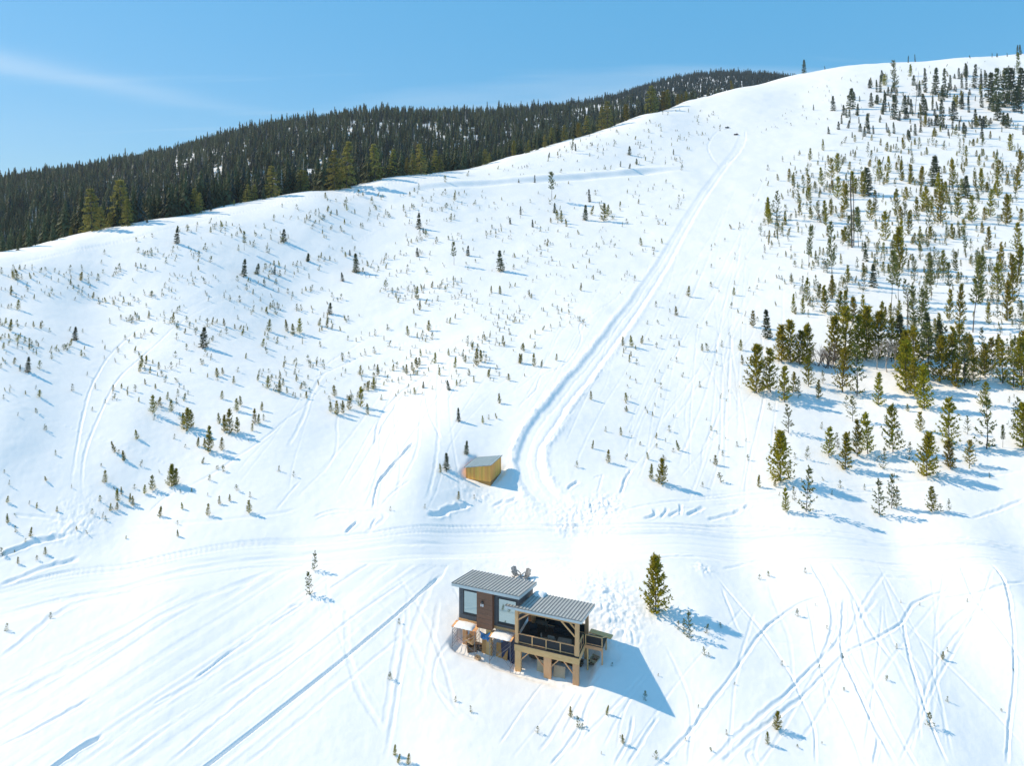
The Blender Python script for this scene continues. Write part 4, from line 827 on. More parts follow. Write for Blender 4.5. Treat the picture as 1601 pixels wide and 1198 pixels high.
M['dark_fabric'] = plain('dark_upholstery', (0.035, 0.035, 0.04), 0.85)
M['lamp'] = plain('white_lantern_glass', (0.85, 0.85, 0.85), 0.2, 0, 2, 0.02)
M['black'] = plain('black_plastic', (0.02, 0.02, 0.022), 0.4)
M['red'] = plain('dark_red_paint', (0.12, 0.02, 0.018), 0.35)
t = NT('shed_roofing'); vec = t.coord((1.6, 1.6, 1)); vo = t.new('TexVoronoi'); t.l.new(vec, vo.inputs['Vector']); vo.inputs['Scale'].default_value = 1.1
n = t.noise(vec, 2.6, 4); t.col(t.ramp(n, [(0.35, (0.14, 0.21, 0.25)), (0.65, (0.40, 0.52, 0.58))])); t.set(Roughness=0.6); M['shed_roof'] = t.m
t = NT('window_glass'); t.col((0.40, 0.50, 0.51)); t.set(Roughness=0.04, Metallic=0.85); n = t.noise(t.coord(), 0.6, 2); t.bump(n, 0.05, 0.02); M['glass'] = t.m

Z0 = CAB.z
def gz(a, b):
    p = CAB + ax * a + bx_ * b; return h_at(p.x, p.y) - Z0
def roof_part(parent, a0, a1, b0, b1, zf, zb, bf, bb, thick, seam_step, name='roof'):
    """sloping steel roof: zf at b = bf, zb at b = bb"""
    zz = lambda b: zf + (zb - zf) * (b - bf) / (bb - bf)
    m = MB().prism([(b0, zz(b0) - 0.04), (b1, zz(b1) - 0.04), (b1, zz(b1)), (b0, zz(b0))], 'x', a0, a1); r = m.build(name, M['roof'], parent)
    m = MB().prism([(b0, zz(b0) - thick), (b0 + 0.05, zz(b0 + 0.05) - thick), (b0 + 0.05, zz(b0 + 0.05) - 0.043), (b0, zz(b0) - 0.043)], 'x', a0, a1); m.build('front_fascia', M['fascia'], r)
    m = MB().prism([(b0 - 0.02, zz(b0) - 0.035), (b0 + 0.06, zz(b0 + 0.06) + 0.012), (b0 + 0.06, zz(b0 + 0.06) + 0.03), (b0 - 0.02, zz(b0) + 0.03)], 'x', a0 - 0.01, a1 + 0.01); m.build('drip_edge', M['seam'], r)
    for (x, d) in ((a0, 0.05), (a1 - 0.05, 0.05)):
        MB().prism([(b0 + 0.055, zz(b0 + .055) - thick), (b1, zz(b1) - thick), (b1, zz(b1) - 0.043), (b0 + 0.055, zz(b0 + .055) - 0.043)], 'x', x, x + d).build('side_fascia', M['fascia'], r)
    MB().prism([(b0 + 0.06, zz(b0 + .06) - thick + 0.02), (b1 - 0.02, zz(b1 - .02) - thick + 0.02), (b1 - 0.02, zz(b1 - .02) - thick + 0.05), (b0 + 0.06, zz(b0 + .06) - thick + 0.05)], 'x', a0 + 0.055, a1 - 0.055).build('soffit', M['old_wood'], r)
    sm_ = MB().prism([(b0 + 0.065, zz(b0 + .065) + 0.002), (b1, zz(b1) + 0.002), (b1, zz(b1) + 0.055), (b0 + 0.065, zz(b0 + .065) + 0.055)], 'x', -0.024, 0.024).mesh('seam', M['seam'])
    n_ = max(1, int(round((a1 - a0) / seam_step)))
    for i in range(n_ + 1): link('seam', sm_, r, (a0 + 0.04 + (a1 - a0 - 0.08) * i / n_, 0, 0))
    return r, zz

# ------------------------------------------------------------------ the enclosed cabin
cabin = empty('ski_cabin', CAB, -PSI, 'charcoal ski cabin with rust-brown panel, big windows and single-pitch steel roof', 'cabin')
A0, A1, B0, B1 = -6.95, 0.2, 0.9, 5.4
FZ = 0.80                                   # sill level of the walls
roof, czz = roof_part(cabin, -7.5, 0.45, 0.1, 6.0, 4.97, 3.58, 0.1, 6.0, 0.36, 0.40)
def wall_top(b): return czz(b) - 0.345
WIN = [(-6.45, -4.62, 1.42, 4.02), (-2.30, -0.12, 1.20, 3.92)]
# front wall as panels round the two windows
fw = MB()
for (x0, x1, z0, z1) in ((A0, -6.45, FZ, wall_top(B0)), (-6.45, -4.62, FZ, 1.42), (-6.45, -4.62, 4.02, wall_top(B0)), (-4.62, -2.30, FZ, wall_top(B0)), (-2.30, -0.12, FZ, 1.20), (-2.30, -0.12, 3.92, wall_top(B0)), (-0.12, A1, FZ, wall_top(B0))):
    fw.box(x0, x1, B0, B0 + 0.18, z0, z1)
wallp = fw.build('front_wall', M['siding'], cabin)
for x in np.arange(A0 + 0.25, A1, 0.3):     # upright battens of the siding
    zt = wall_top(B0) - 0.01
    for (w0, w1, z0, z1) in ((WIN[0] + ()), (WIN[1] + ())):
        pass
    segs = [(FZ, zt)]
    for (w0, w1, z0, z1) in WIN:
        if w0 - 0.1 < x < w1 + 0.1: segs = [(FZ, z0 - 0.08)]
    if -4.6 < x < -2.7: continue
    for (s0, s1) in segs:
        if s1 - s0 > 0.1: MB().box(x - 0.02, x + 0.02, B0 - 0.025, B0 - 0.002, s0 + 0.01, s1).build('batten', M['siding'], wallp)
MB().prism([(B0 + 0.185, FZ), (B1 - 0.185, FZ), (B1 - 0.185, wall_top(B1 - .185)), (B0 + 0.185, wall_top(B0 + .185))], 'x', A0, A0 + 0.16).build('side_wall', M['siding'], cabin)
MB().prism([(B0 + 0.185, FZ), (B1 - 0.185, FZ), (B1 - 0.185, wall_top(B1 - .185)), (B0 + 0.185, wall_top(B0 + .185))], 'x', A1 - 0.16, A1).build('side_wall', M['siding'], cabin)
MB().box(A0, A1, B1 - 0.18, B1, FZ, wall_top(B1)).build('rear_wall', M['siding'], cabin)
MB().box(A0 + 0.165, A1 - 0.165, B0 + 0.185, B1 - 0.185, FZ - 0.02, FZ + 0.05).build('floor', M['deck_board'], cabin)
for (w0, w1, z0, z1) in WIN:
    wf = MB()
    for (x0, x1, y0, y1) in ((w0, w0 + 0.09, z0, z1), (w1 - 0.09, w1, z0, z1), (w0 + 0.09, w1 - 0.09, z0, z0 + 0.09), (w0 + 0.09, w1 - 0.09, z1 - 0.09, z1)): wf.box(x0, x1, B0 - 0.04, B0 + 0.12, y0, y1)
    f_ = wf.build('window', M['frame'], cabin)
    MB().box(w0 + 0.085, w1 - 0.085, B0 + 0.035, B0 + 0.06, z0 + 0.085, z1 - 0.085).build('pane', M['glass'], f_)
    MB().box(w0 - 0.05, w1 + 0.05, B0 - 0.10, B0 - 0.043, z0 - 0.10, z0 - 0.02).build('sill', M['frame'], f_)
bp = MB().box(-4.55, -2.72, 0.28, B0 - 0.03, 0.55, wall_top(0.3) - 0.005).build('brown_panel', M['brown'], cabin)
for i in range(7): MB().box(-4.552, -2.718, 0.272, 0.279, 0.62 + i * 0.52, 0.63 + i * 0.52).build('panel_joint', M['frame'], bp)
lm = MB().box(-3.98, -3.74, 0.12, 0.278, 3.30, 3.52).build('wall_lamp', M['frame'], cabin)
MB().box(-4.01, -3.92, 0.10, 0.19, 3.02, 3.297).build('lamp_glass', M['lamp'], lm); MB().box(-3.80, -3.71, 0.10, 0.19, 3.02, 3.297).build('lamp_glass', M['lamp'], lm)
MB().box(A0 - 0.03, A1, B0 - 0.06, B0 + 0.22, 0.52, FZ - 0.003).build('floor_beam', M['timber'], cabin)
MB().box(A0 - 0.03, A0 + 0.22, B0 + 0.225, B1, 0.52, FZ - 0.003).build('floor_beam', M['timber'], cabin)
MB().box(A0 + 0.225, A1, B1 - 0.25, B1 - 0.003, 0.52, FZ - 0.025).build('floor_beam', M['timber'], cabin)
for (x, y, w) in ((-6.55, 0.95, 0.5), (-3.62, 0.7, 0.62), (-6.75, 4.9, 0.4), (-3.5, 4.9, 0.4), (-0.2, 4.9, 0.4)):
    zb = min(gz(x, y), 0.2) - 0.25; MB().box(x, x + w, y, y + 0.32, zb, 0.517).build('pier_post', M['timber_v'], cabin, 0.015)

# ------------------------------------------------------------------ the covered timber deck
deck = empty('covered_timber_deck', CAB, -PSI, 'raised timber deck on square piers with railing under a low steel roof', 'deck')
DW, DD = 7.0, 4.3
r2, pzz = roof_part(deck, 0.50, 7.45, -0.5, 5.2, 4.06, 2.86, -0.5, 5.2, 0.30, 0.37)
roof_part(deck, -0.95, 0.495, -0.5, 0.06, 4.06, pzz(0.06), -0.5, 0.06, 0.30, 0.37, 'roof_return')
for i in range(14): MB().box(0.02, DW - 0.02, 0.02 + i * 0.305, 0.315 + i * 0.305, -0.05, 0).build('deck_board', M['deck_board'], deck)
MB().box(-0.06, DW + 0.06, -0.07, 0.012, -0.11, 0.0).build('deck_edge', M['mesh'], deck)
MB().box(-0.05, DW + 0.05, -0.05, 0.35, -0.80, -0.113).build('front_beam', M['timber'], deck, 0.01)
MB().box(DW - 0.30, DW + 0.04, 0.355, DD, -0.62, -0.055).build('side_beam', M['timber'], deck)
MB().box(0.0, 0.30, 0.355, DD, -0.62, -0.055).build('side_beam', M['timber'], deck)
MB().box(0.305, DW - 0.305, DD - 0.3, DD, -0.62, -0.055).build('rear_beam', M['timber'], deck)
for y in (1.2, 2.2, 3.2): MB().box(0.305, DW - 0.305, y, y + 0.08, -0.36, -0.055).build('joist', M['old_wood'], deck)
for (x, y, w) in ((0.0, -0.02, 0.66), (3.22, -0.02, 0.80), (6.36, -0.02, 0.66), (0.02, DD - 0.36, 0.4), (6.55, DD - 0.36, 0.4)):
    MB().box(x, x + w, y, y + 0.36, gz(x + w / 2, y + .2) - 0.3, -0.805 if y < 1 else -0.625).build('pier', M['timber_v'], deck, 0.02)
for (p, q) in (((0.62, 0.15, -1.75), (1.55, 0.15, -0.82)), ((3.26, 0.15, -1.95), (2.15, 0.15, -0.82)), ((3.98, 0.15, -1.75), (4.85, 0.15, -0.82)), ((6.40, 0.15, -1.95), (5.35, 0.15, -0.82))):
    MB().beam(p, q, 0.10, 0.10).build('knee_brace', M['timber'], deck)
posts = [(0.0, 0.0, 0.34), (DW - 0.40, 0.0, 0.40), (0.55, DD - 0.34, 0.3), (3.4, DD - 0.34, 0.3), (DW - 0.34, DD - 0.34, 0.34)]
for (x, y, w) in posts: MB().box(x, x + w, y, y + w, 0.003, pzz(y + w / 2) - 0.32).build('post', M['timber_v'], deck, 0.012)
for (p, q) in (((0.34, 0.17, 2.45), (1.75, 0.17, 3.45)), ((0.34, 0.30, 3.0), (1.1, 0.30, 3.5)), ((DW - 0.42, 0.2, 1.9), (DW - 2.1, 0.2, 3.42)), ((DW - 0.42, 0.34, 2.6), (DW - 1.3, 0.34, 3.42)),
               ((DW - 0.2, 0.42, 2.5), (DW - 0.2, 1.5, 3.2)), ((DW - 0.2, DD - 0.36, 1.9), (DW - 0.2, DD - 1.3, 2.75)), ((DW - 0.36, DD - 0.2, 1.7), (DW - 1.2, DD - 0.2, 2.6)), ((0.86, DD - 0.2, 1.7), (1.7, DD - 0.2, 2.6))):
    MB().beam(p, q, 0.11, 0.13).build('brace', M['timber'], deck)
MB().box(0.0, DW, 0.05, 0.30, pzz(0.2) - 0.62, pzz(0.2) - 0.36).build('header', M['timber'], deck)
MB().box(0.25, DW, DD - 0.30, DD - 0.05, pzz(DD) - 0.58, pzz(DD) - 0.34).build('header', M['timber'], deck)
def railing(p, q, bays, h=1.02):
    p, q = Vector(p), Vector(q)
    r = MB().beam(p + Vector((0, 0, h)), q + Vector((0, 0, h)), 0.14, 0.06).build('top_rail', M['timber'], deck)
    MB().beam(p + Vector((0, 0, 0.12)), q + Vector((0, 0, 0.12)), 0.09, 0.07).build('bottom_rail', M['timber'], deck)
    for i in range(bays + 1):
        c = p + (q - p) * i / bays; w = 0.10
        MB().box(c.x - w / 2, c.x + w / 2, c.y - w / 2, c.y + w / 2, c.z + 0.003, c.z + h - 0.032).build('rail_post', M['timber_v'], deck)
        if i < bays:
            d = (q - p) / bays; n_ = d.normalized(); a = c + n_ * 0.06; b = c + d - n_ * 0.06
            MB().beam(a + Vector((0, 0, 0.57)), b + Vector((0, 0, 0.57)), 0.02, 0.80).build('rail_panel', M['mesh'], deck)
railing((0.36, 0.12, 0), (DW - 0.44, 0.12, 0), 4)
railing((DW - 0.12, 0.46, 0), (DW - 0.12, 2.30, 0), 2)
railing((0.9, DD - 0.15, 0), (3.35, DD - 0.15, 0), 2)
railing((3.75, DD - 0.15, 0), (6.6, DD - 0.15, 0), 2)
# side landing with its own rail, and the gangplank to the snow
MB().box(DW + 0.065, 9.0, 2.35, 4.35, -0.08, -0.002).build('landing_board', M['deck_board'], deck)
MB().box(DW + 0.065, 9.0, 2.30, 2.347, -0.34, 0.0).build('landing_rim', M['timber'], deck)
railing((DW + 0.12, 2.42, 0), (8.9, 2.42, 0), 1)
MB().beam((8.93, 2.5, 1.02), (9.0, 4.3, 0.15), 0.09, 0.07).build('stair_rail', M['timber'], deck)
for (x, y) in ((7.35, 2.42), (8.92, 2.42), (8.92, 4.25)): MB().box(x - 0.07, x + 0.07, y - 0.07, y + 0.07, gz(x, y) - 0.3, -0.083).build('landing_leg', M['timber_v'], deck)
MB().beam((7.0, 4.85, 0.03), (9.5, 4.55, 0.03), 0.75, 0.10).build('gangplank', M['timber'], deck)

# snow lying on the roof and the scaffold boards
def drift(name, x0, x1, y0, y1, zf, hgt, label, seed, nx=14, ny=9):
    rg = random.Random(seed); V, Fc = [], []
    for j in range(ny + 1):
        for i in range(nx + 1):
            s_, t_ = i / nx, j / ny; x, y = x0 + (x1 - x0) * s_, y0 + (y1 - y0) * t_; e = (4 * s_ * (1 - s_)) ** 0.35 * (4 * t_ * (1 - t_)) ** 0.35
            V.append((x + rg.uniform(-.04, .04), y + rg.uniform(-.04, .04), zf(x, y) - 0.01 + hgt * e * (0.85 + rg.uniform(-.08, .08))))
    for j in range(ny):
        for i in range(nx): k = j * (nx + 1) + i; Fc.append((k, k + 1, k + nx + 2, k + nx + 1))
    o = link(name, mesh_from(name, V, Fc, M['snow'], smooth=True)); o.location = CAB; o.rotation_euler = (0, 0, -PSI); return tag(o, label, 'snow', 'snow lying on the buildings')
drift('snow_patch', 0.62, 2.0, 3.9, 5.3, lambda x, y: pzz(y), 0.45, 'shaded snow patch on the low deck roof against the cabin', 1)
drift('snow_patch', -6.95, -4.75, -0.55, 0.78, lambda x, y: 0.56, 0.26, 'snow heaped on the scaffold boards below the first window', 2)
drift('snow_patch', -2.62, -0.40, -0.55, 0.78, lambda x, y: 0.36, 0.24, 'snow heaped on the scaffold boards below the second window', 3)

# ------------------------------------------------------------------ scaffolds
def scaffold(x0, x1, ztop, label):
    s = empty('scaffold', CAB + ax * x0 + bx_ * (-0.5) + Vector((0, 0, gz(x0, -0.5))), -PSI, label, 'scaffold', 'scaffolds under the cabin windows')
    off = Vector((-x0, 0.5, -gz(x0, -0.5)))
    P_ = lambda a, b, z: Vector((a, b, z)) + off
    for x in (x0, x1):
        fr = MB(); zb = [gz(x, -0.5) - 0.1, gz(x, 0.75) - 0.1]
        fr.tube([P_(x, -0.5, zb[0]), P_(x, -0.5, ztop + (0.10))], 0.028); fr.tube([P_(x, 0.75, zb[1]), P_(x, 0.75, ztop + 0.1)], 0.028); fr.tube([P_(x, -0.5, ztop), P_(x, 0.75, ztop)], 0.025)
        f_ = fr.build('end_frame', M['steel'], s)
        for i in range(6):
            z = zb[1] + 0.35 + (ztop - zb[1] - 0.4) * i / 6; MB().tube([P_(x, -0.5, z), P_(x, 0.75, z + 0.02)], 0.02).build('rung', M['steel'], f_)
    zl = max(gz(x0, -.5), gz(x1, -.5)) + 0.25
    for (za, zb_) in ((zl, ztop - 0.45), (ztop - 0.45, zl)): MB().tube([P_(x0, -0.53, za), P_(x1, -0.53, zb_)], 0.018).build('cross_brace', M['steel'], s)
    MB().tube([P_(x0, 0.78, zl), P_(x1, 0.78, ztop - .4)], 0.018).build('cross_brace', M['steel'], s)
    for i in range(4): MB().box(x0 - 0.12 + off.x, x1 + 0.12 + off.x, -0.52 + i * 0.325 + off.y, -0.21 + i * 0.325 + off.y, ztop + 0.03 + off.z, ztop + 0.08 + off.z).build('scaffold_board', M['timber'], s)
    return s
scaffold(-7.12, -4.45, 0.47, 'steel scaffold with rungs at the outer corner of the cabin')
scaffold(-2.70, -0.35, 0.27, 'steel scaffold beside the deck pier in front of the navy tarp')

# ------------------------------------------------------------------ things kept under and around the cabin
def lean_sheet(a, b, w, h, tilt, mat, name, label, cat='plywood sheet'):
    o = MB().box(0, w, -0.012, 0.012, 0, h).build(name, mat, None, 0.004); o.location = CAB + ax * a + bx_ * b + Vector((0, 0, gz(a + w / 2, b) - 0.15)); o.rotation_euler = (math.radians(-tilt), 0, -PSI); return tag(o, label, cat)
lean_sheet(-4.15, 0.72, 1.25, 1.75, 6, M['orange_ply'], 'plywood_sheet', 'orange plywood sheet left of the wide cabin pier')
lean_sheet(-2.55, 0.85, 1.35, 1.65, 10, M['orange_ply'], 'plywood_sheet', 'orange plywood sheet behind the scaffold by the navy tarp')
lean_sheet(2.25, 0.6, 1.0, 1.35, 10, M['ply'], 'plywood_sheet', 'weathered board left of the middle deck pier')
lean_sheet(4.12, 0.45, 1.25, 1.25, 14, M['ply'], 'plywood_sheet', 'weathered board right of the middle deck pier')
lean_sheet(-6.0, 1.6, 0.8, 1.6, 5, M['timber_v'], 'timber_offcut', 'pale upright board at the outer cabin pier', 'board')
def cloth(name, mat, label, x0, x1, b0, z_top, z_bot, seed, sag=0.25):
    rg = random.Random(seed); V, Fc = [], []; nx, nz = 16, 12
    for j in range(nz + 1):
        for i in range(nx + 1):
            s_, t_ = i / nx, j / nz; z = z_top + (z_bot - z_top) * t_
            V.append((x0 + (x1 - x0) * s_ + 0.05 * math.sin(7 * t_ + seed), b0 + 0.10 * math.sin(9 * s_ + 3 * t_ + seed) + 0.16 * math.sin(3.1 * s_ + 1) * t_ - 0.12 * t_ + rg.uniform(-.02, .02), z + sag * math.sin(3.14 * s_) * (t_ - 1) * 0.5))
    for j in range(nz):
        for i in range(nx): k = j * (nx + 1) + i; Fc.append((k, k + 1, k + nx + 2, k + nx + 1))
    k0 = len(V); V += [(x, y + 0.5 + 0.2 * math.sin(x * 5), z - 0.25) for (x, y, z) in V[:nx + 1]]        # folded back over the top
    for i in range(nx): Fc.append((k0 + i, k0 + i + 1, i + 1, i))
    o = link(name, mesh_from(name, V, Fc, mat, smooth=True)); o.location = CAB; o.rotation_euler = (0, 0, -PSI); return tag(o, label, 'tarp')
cloth('tarp', M['tarp'], 'dark navy tarp hanging behind the scaffold beside the deck', -1.9, -0.12, 0.95, 0.05, gz(-1, 0.9) - 0.05, 2)
cloth('tarp', M['tarp_light'], 'bright blue tarp bundled on top of the orange plywood', -4.25, -3.1, 0.55, 0.10, -0.75, 5, 0.6)
cloth('tarp', M['tarp_light'], 'small bright blue tarp tuft above the navy tarp', -2.35, -1.6, 0.75, 0.25, -0.55, 7, 0.5)
def stack(name, label, a, b, n, L, mat, seed, cat, z=None):
    rg = random.Random(seed); zb = gz(a, b) - 0.05 if z is None else z; e = empty(name, CAB + ax * a + bx_ * b + Vector((0, 0, zb)), -PSI + rg.uniform(-.1, .1), label, cat)
    for i in range(n):
        y = (i % 4) * 0.26 + rg.uniform(-.03, .03); z_ = (i // 4) * 0.10; l = L * rg.uniform(0.75, 1.05); x = rg.uniform(-.2, .2); k = rg.uniform(-.08, .08)
        MB().beam((x - l / 2, y - k, z_ + 0.05), (x + l / 2, y + k, z_ + 0.05 + rg.uniform(-.01, .03)), 0.2, 0.085).build('plank', mat, e)
    return e
stack('lumber_stack', 'stack of old lumber under the deck behind the middle pier', 2.4, 2.2, 16, 3.2, M['old_wood'], 3, 'lumber')
stack('lumber_stack', 'stack of dark lumber under the deck near the landing', 5.4, 2.6, 16, 2.2, M['old_wood'], 4, 'lumber')
def crate(name, label, a, b, s_, mat, seed, tip=0.0, lift=0.0):
    rg = random.Random(seed); e = empty(name, CAB + ax * a + bx_ * b + Vector((0, 0, gz(a, b) + lift)), -PSI + rg.uniform(-.6, .6), label, 'crate'); e.rotation_euler[0] = tip
    w, d, h = s_
    for i in range(3):
        z = h * (i + 0.08) / 3
        for y in (-d / 2, d / 2): MB().box(-w / 2, w / 2, y - 0.015, y + 0.015, z, z + h * 0.24).build('slat', mat, e)
        for x in (-w / 2 + 0.018, w / 2 - 0.018): MB().box(x - 0.015, x + 0.015, -d / 2 + 0.02, d / 2 - 0.02, z, z + h * 0.24).build('slat', mat, e)
    MB().box(-w / 2 + .04, w / 2 - .04, -d / 2 + .04, d / 2 - .04, 0, 0.03).build('bottom', mat, e); return e
crate('wooden_crate', 'broken wooden crate perched in the debris under the cabin', -5.1, 0.3, (0.9, 0.7, 0.6), M['timber'], 1, 0.5, 1.3)
crate('wooden_crate', 'old brown crate at the foot of the debris pile', -5.3, 0.6, (1.0, 0.8, 0.6), M['old_wood'], 2, 0.1, 0.0)
crate('wooden_crate', 'small pale crate on the snow before the debris pile', -4.15, -0.35, (0.55, 0.4, 0.4), M['ply'], 3, 0.15, 0.0)
crate('wooden_crate', 'dark crate under the side landing', 8.0, 3.2, (0.9, 0.7, 0.7), M['ply'], 4, 0.2, 0.0)
stack('scrap_wood', 'heap of scrap wood under the cabin beside the crates', -4.9, 0.9, 12, 1.5, M['old_wood'], 9, 'scrap wood')
stack('scrap_wood', 'scrap boards propped beneath the landing', 7.9, 2.9, 6, 1.3, M['old_wood'], 10, 'scrap wood')
def sofa(name, label, a, b, w, d, h, back, mat, rz=0.0, cat='seat'):
    e = empty(name, CAB + ax * a + bx_ * b + Vector((0, 0, 0.002)), -PSI + rz, label, cat, 'seating on the deck')
    MB().box(-w / 2, w / 2, -d / 2, d / 2, 0.06, h * 0.62).build('base', mat, e, 0.03)
    MB().box(-w / 2 + 0.03, w / 2 - 0.03, -d / 2 + 0.03, d / 2 - 0.03, h * 0.62 + 0.003, h).build('cushion', mat, e, 0.05)
    for sx in (-1, 1):
        for sy in (-1, 1): MB().box(sx * (w / 2 - .1) - .03, sx * (w / 2 - .1) + .03, sy * (d / 2 - .1) - .03, sy * (d / 2 - .1) + .03, 0, 0.058).build('leg', M['black'], e)
    if back: MB().box(-w / 2, w / 2, d / 2 - 0.18, d / 2, h + 0.003, h + back).build('backrest', mat, e, 0.04)
    return e
sofa('ottoman', 'large grey-brown ottoman behind the deck railing', 5.1, 1.25, 1.5, 1.0, 0.62, 0, M['fabric'], 0.05, 'ottoman')
sofa('armchair', 'grey-brown armchair in the middle of the deck', 3.75, 1.2, 0.75, 0.75, 0.5, 0.5, M['fabric'], math.pi)
sofa('armchair', 'narrow grey-brown armchair turned sideways on the deck', 2.9, 1.1, 0.6, 0.75, 0.45, 0.45, M['fabric'], 1.9)
sofa('sofa', 'dark sofa along the back of the deck', 4.6, 3.5, 2.6, 0.9, 0.5, 0.45, M['dark_fabric'], 0, 'sofa')
sofa('armchair', 'dark armchair near the cabin end of the deck', 1.4, 2.0, 0.9, 0.85, 0.5, 0.55, M['dark_fabric'], 0.4)
tb = empty('side_table', CAB + ax * 1.9 + bx_ * 3.3 + Vector((0, 0, 0.002)), -PSI, 'dark wooden table at the back of the deck by the cabin', 'table')
MB().box(-0.7, 0.7, -0.4, 0.4, 0.70, 0.76).build('table_top', M['old_wood'], tb)
for sx in (-.6, .6):
    for sy in (-.3, .3): MB().box(sx - .04, sx + .04, sy - .04, sy + .04, 0, 0.697).build('leg', M['old_wood'], tb)

# two slatted lawn chairs out on the snow behind the cabin
def lawn_chair(p, rz, label):
    e = empty('slatted_lawn_chair', p, rz, label, 'chair', 'slatted chairs behind the cabin'); m = M['chair']
    for i in range(5): MB().beam((-0.28 + i * 0.14, 0.25, 0.30), (-0.30 + i * 0.15, 0.72, 1.15 - 0.05 * abs(i - 2)), 0.11, 0.03, (0, 1, 0)).build('back_slat', m, e)
    for i in range(5): MB().box(-0.32, 0.32, -0.38 + i * 0.13, -0.28 + i * 0.13, 0.40 - i * 0.025, 0.43 - i * 0.025).build('seat_slat', m, e)
    for s_ in (-1, 1):
        MB().box(s_ * 0.42 - 0.07, s_ * 0.42 + 0.07, -0.45, 0.50, 0.60, 0.63).build('armrest', m, e)
        MB().box(s_ * 0.40 - 0.03, s_ * 0.40 + 0.03, -0.40, -0.30, -0.2, 0.597).build('leg', m, e); MB().beam((s_ * 0.36, -0.33, 0.36), (s_ * 0.36, 0.75, -0.1), 0.04, 0.11).build('leg', m, e)
M['chair'] = plain('weathered_grey_slats', (0.16, 0.16, 0.16), 0.7, 0, 8)
for (u, v, rz, lb) in ((807, 905, 0.5, 'slatted grey lawn chair behind the cabin roof, the one nearer the summit run'), (822, 908, -0.6, 'slatted grey lawn chair behind the cabin roof, the one nearer the deck')):
    lawn_chair(spot(u, v), rz, lb.replace('the one nearer the summit run', 'left of its pair').replace('the one nearer the deck', 'right of its pair'))

# ------------------------------------------------------------------ the plank shed uphill
so = SHED.copy()
SW, SD, PL = 4.15, 4.3, 0.85
shed = empty('plank_shed', so, -PS, 'small yellow plank shed with pale slanted roof beside the groomed lane', 'shed')
MB().box(-SW, 0, 0, 0.12, -1.2, PL).build('plinth', M['plinth'], shed); MB().box(-0.12, 0, 0.125, SD, -1.2, PL).build('plinth', M['plinth'], shed)
MB().box(-SW, -SW + 0.12, 0.125, SD, -1.2, PL).build('plinth', M['plinth'], shed); MB().box(-SW + 0.125, -0.125, SD - 0.12, SD, -1.2, PL).build('plinth', M['plinth'], shed)
MB().box(-1.98, -1.62, -0.02, -0.004, 0.12, 0.42).build('vent', M['mesh'], shed)
def st_(x): return PL + 2.5 + (x / SW) * 0.85      # wall top falls towards the far corner
rgp = random.Random(4); nP = 13
for i in range(nP):
    x0, x1 = -SW + SW * i / nP, -SW + SW * (i + 1) / nP - 0.012; j = rgp.uniform(0, 0.02)
    for (y0, y1, nm) in ((-0.03 - j, 0.03, 'front'), (SD - 0.03, SD + 0.03, 'back')):
        o = MB().prism([(x0, PL - 0.05 * (nm == 'front') + 0.003), (x1, PL - 0.05 * (nm == 'front') + 0.003), (x1, st_(x1)), (x0, st_(x0))], 'y', y0, y1).build('plank', M['plank'], shed)
for i in range(nP):
    y0, y1 = 0.035 + (SD - 0.07) * i / nP, 0.035 + (SD - 0.07) * (i + 1) / nP - 0.012; j = rgp.uniform(0, 0.02)
    MB().box(-0.03, 0.03 + j, y0, y1, PL + 0.003, st_(0)).build('plank', M['plank'], shed); MB().box(-SW - 0.03 - j, -SW + 0.03, y0, y1, PL + 0.003, st_(-SW)).build('plank', M['plank'], shed)
sr = MB().prism([(-SW - 0.22, st_(-SW - .22) + 0.01), (0.18, st_(0.18) + 0.01), (0.18, st_(0.18) + 0.09), (-SW - 0.22, st_(-SW - .22) + 0.09)], 'y', -0.20, SD + 0.2).build('roof', M['shed_roof'], shed)
for i in range(9):
    xx = -SW - 0.2 + (SW + 0.36) * i / 8; MB().prism([(xx - 0.03, st_(xx - .03) + 0.093), (xx + 0.03, st_(xx + .03) + 0.093), (xx + 0.03, st_(xx + .03) + 0.12), (xx - 0.03, st_(xx - .03) + 0.12)], 'y', -0.2, SD + 0.2).build('roof_rib', M['seam'], sr)

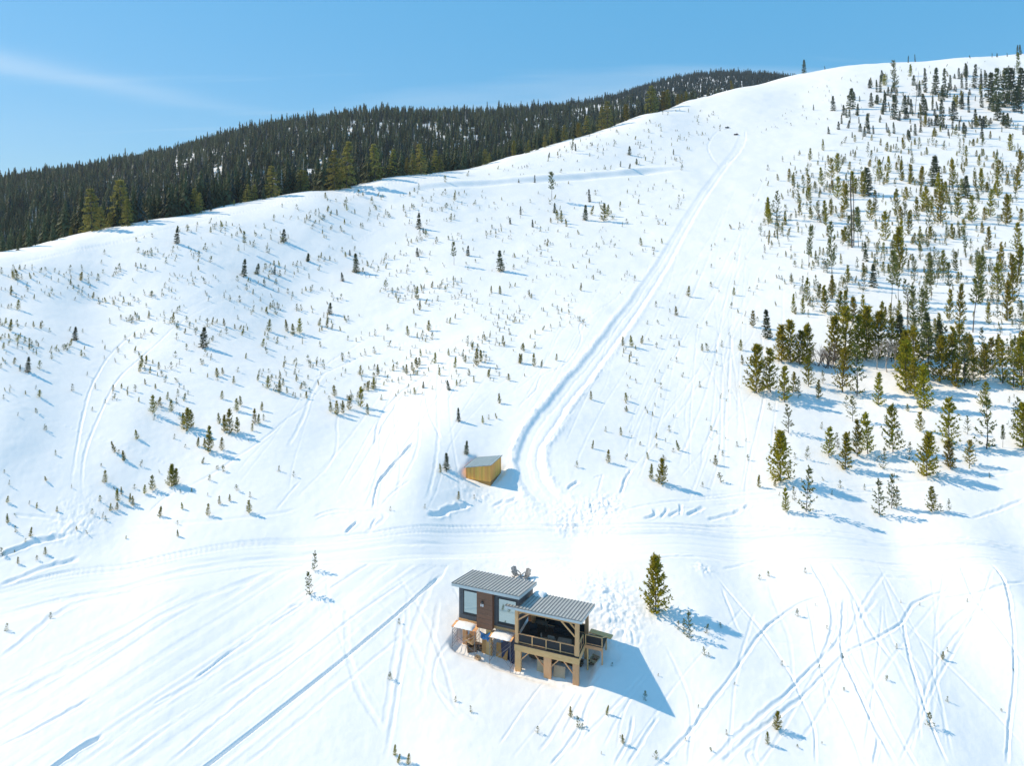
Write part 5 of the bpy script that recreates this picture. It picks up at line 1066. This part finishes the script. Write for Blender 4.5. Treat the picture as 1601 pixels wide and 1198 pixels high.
# ------------------------------------------------------------------ two snowmobiles parked at the head of the lane
def snowmobile(u, v, rz, body, label):
    e = empty('snowmobile', spot(u, v), rz, label, 'snowmobile', 'snowmobiles parked at the head of the lane'); e.scale = (1.15, 1.15, 1.15)
    MB().prism([(-1.2, 0.12), (0.35, 0.05), (0.6, 0.2), (0.4, 0.42), (-1.1, 0.45), (-1.35, 0.3)], 'y', -0.2, 0.2).build('track', M['black'], e)
    MB().prism([(-0.2, 0.40), (1.1, 0.34), (1.35, 0.5), (1.0, 0.78), (0.35, 0.95), (-0.1, 0.75)], 'y', -0.36, 0.36).build('hood', body, e, 0.05)
    MB().prism([(-1.3, 0.47), (-0.05, 0.47), (-0.02, 0.80), (-0.5, 0.72), (-1.25, 0.78)], 'y', -0.19, 0.19).build('saddle', M['black'], e, 0.04)
    MB().prism([(0.42, 0.94), (0.48, 0.94), (0.24, 1.28), (0.20, 1.27)], 'y', -0.26, 0.26).build('windshield', M['frame'], e)
    MB().tube([(0.12, -0.38, 1.05), (0.14, 0, 0.98), (0.12, 0.38, 1.05)], 0.025).build('handlebar', M['black'], e)
    for s_ in (-1, 1):
        MB().beam((0.3, s_ * 0.5, 0.03), (1.5, s_ * 0.5, 0.03), 0.14, 0.04).build('ski', M['black'], e); MB().tube([(0.85, s_ * 0.5, 0.05), (0.8, s_ * 0.3, 0.45)], 0.035).build('suspension', M['steel'], e)
snowmobile(1137, 200, 0.1, M['black'], 'dark snowmobile parked uppermost at the head of the groomed lane')
snowmobile(1151, 211, -0.15, M['red'], 'dark snowmobile parked lower at the head of the groomed lane')

# ------------------------------------------------------------------ thin mountain air
t = NT('haze'); t.n.remove(t.b); pv = t.new('VolumePrincipled'); pv.inputs['Color'].default_value = (0.80, 0.90, 1.0, 1); pv.inputs['Density'].default_value = 0.00009; pv.inputs['Anisotropy'].default_value = 0.3
t.l.new(pv.outputs[0], t.out.inputs['Volume'])
zmin = float(H.min()) - 1.5
hz = MB().box(-3900, 3900, -40, 2600, zmin, 365).build('haze', t.m); tag(hz, 'thin pale blue air over the valley', kind='stuff')
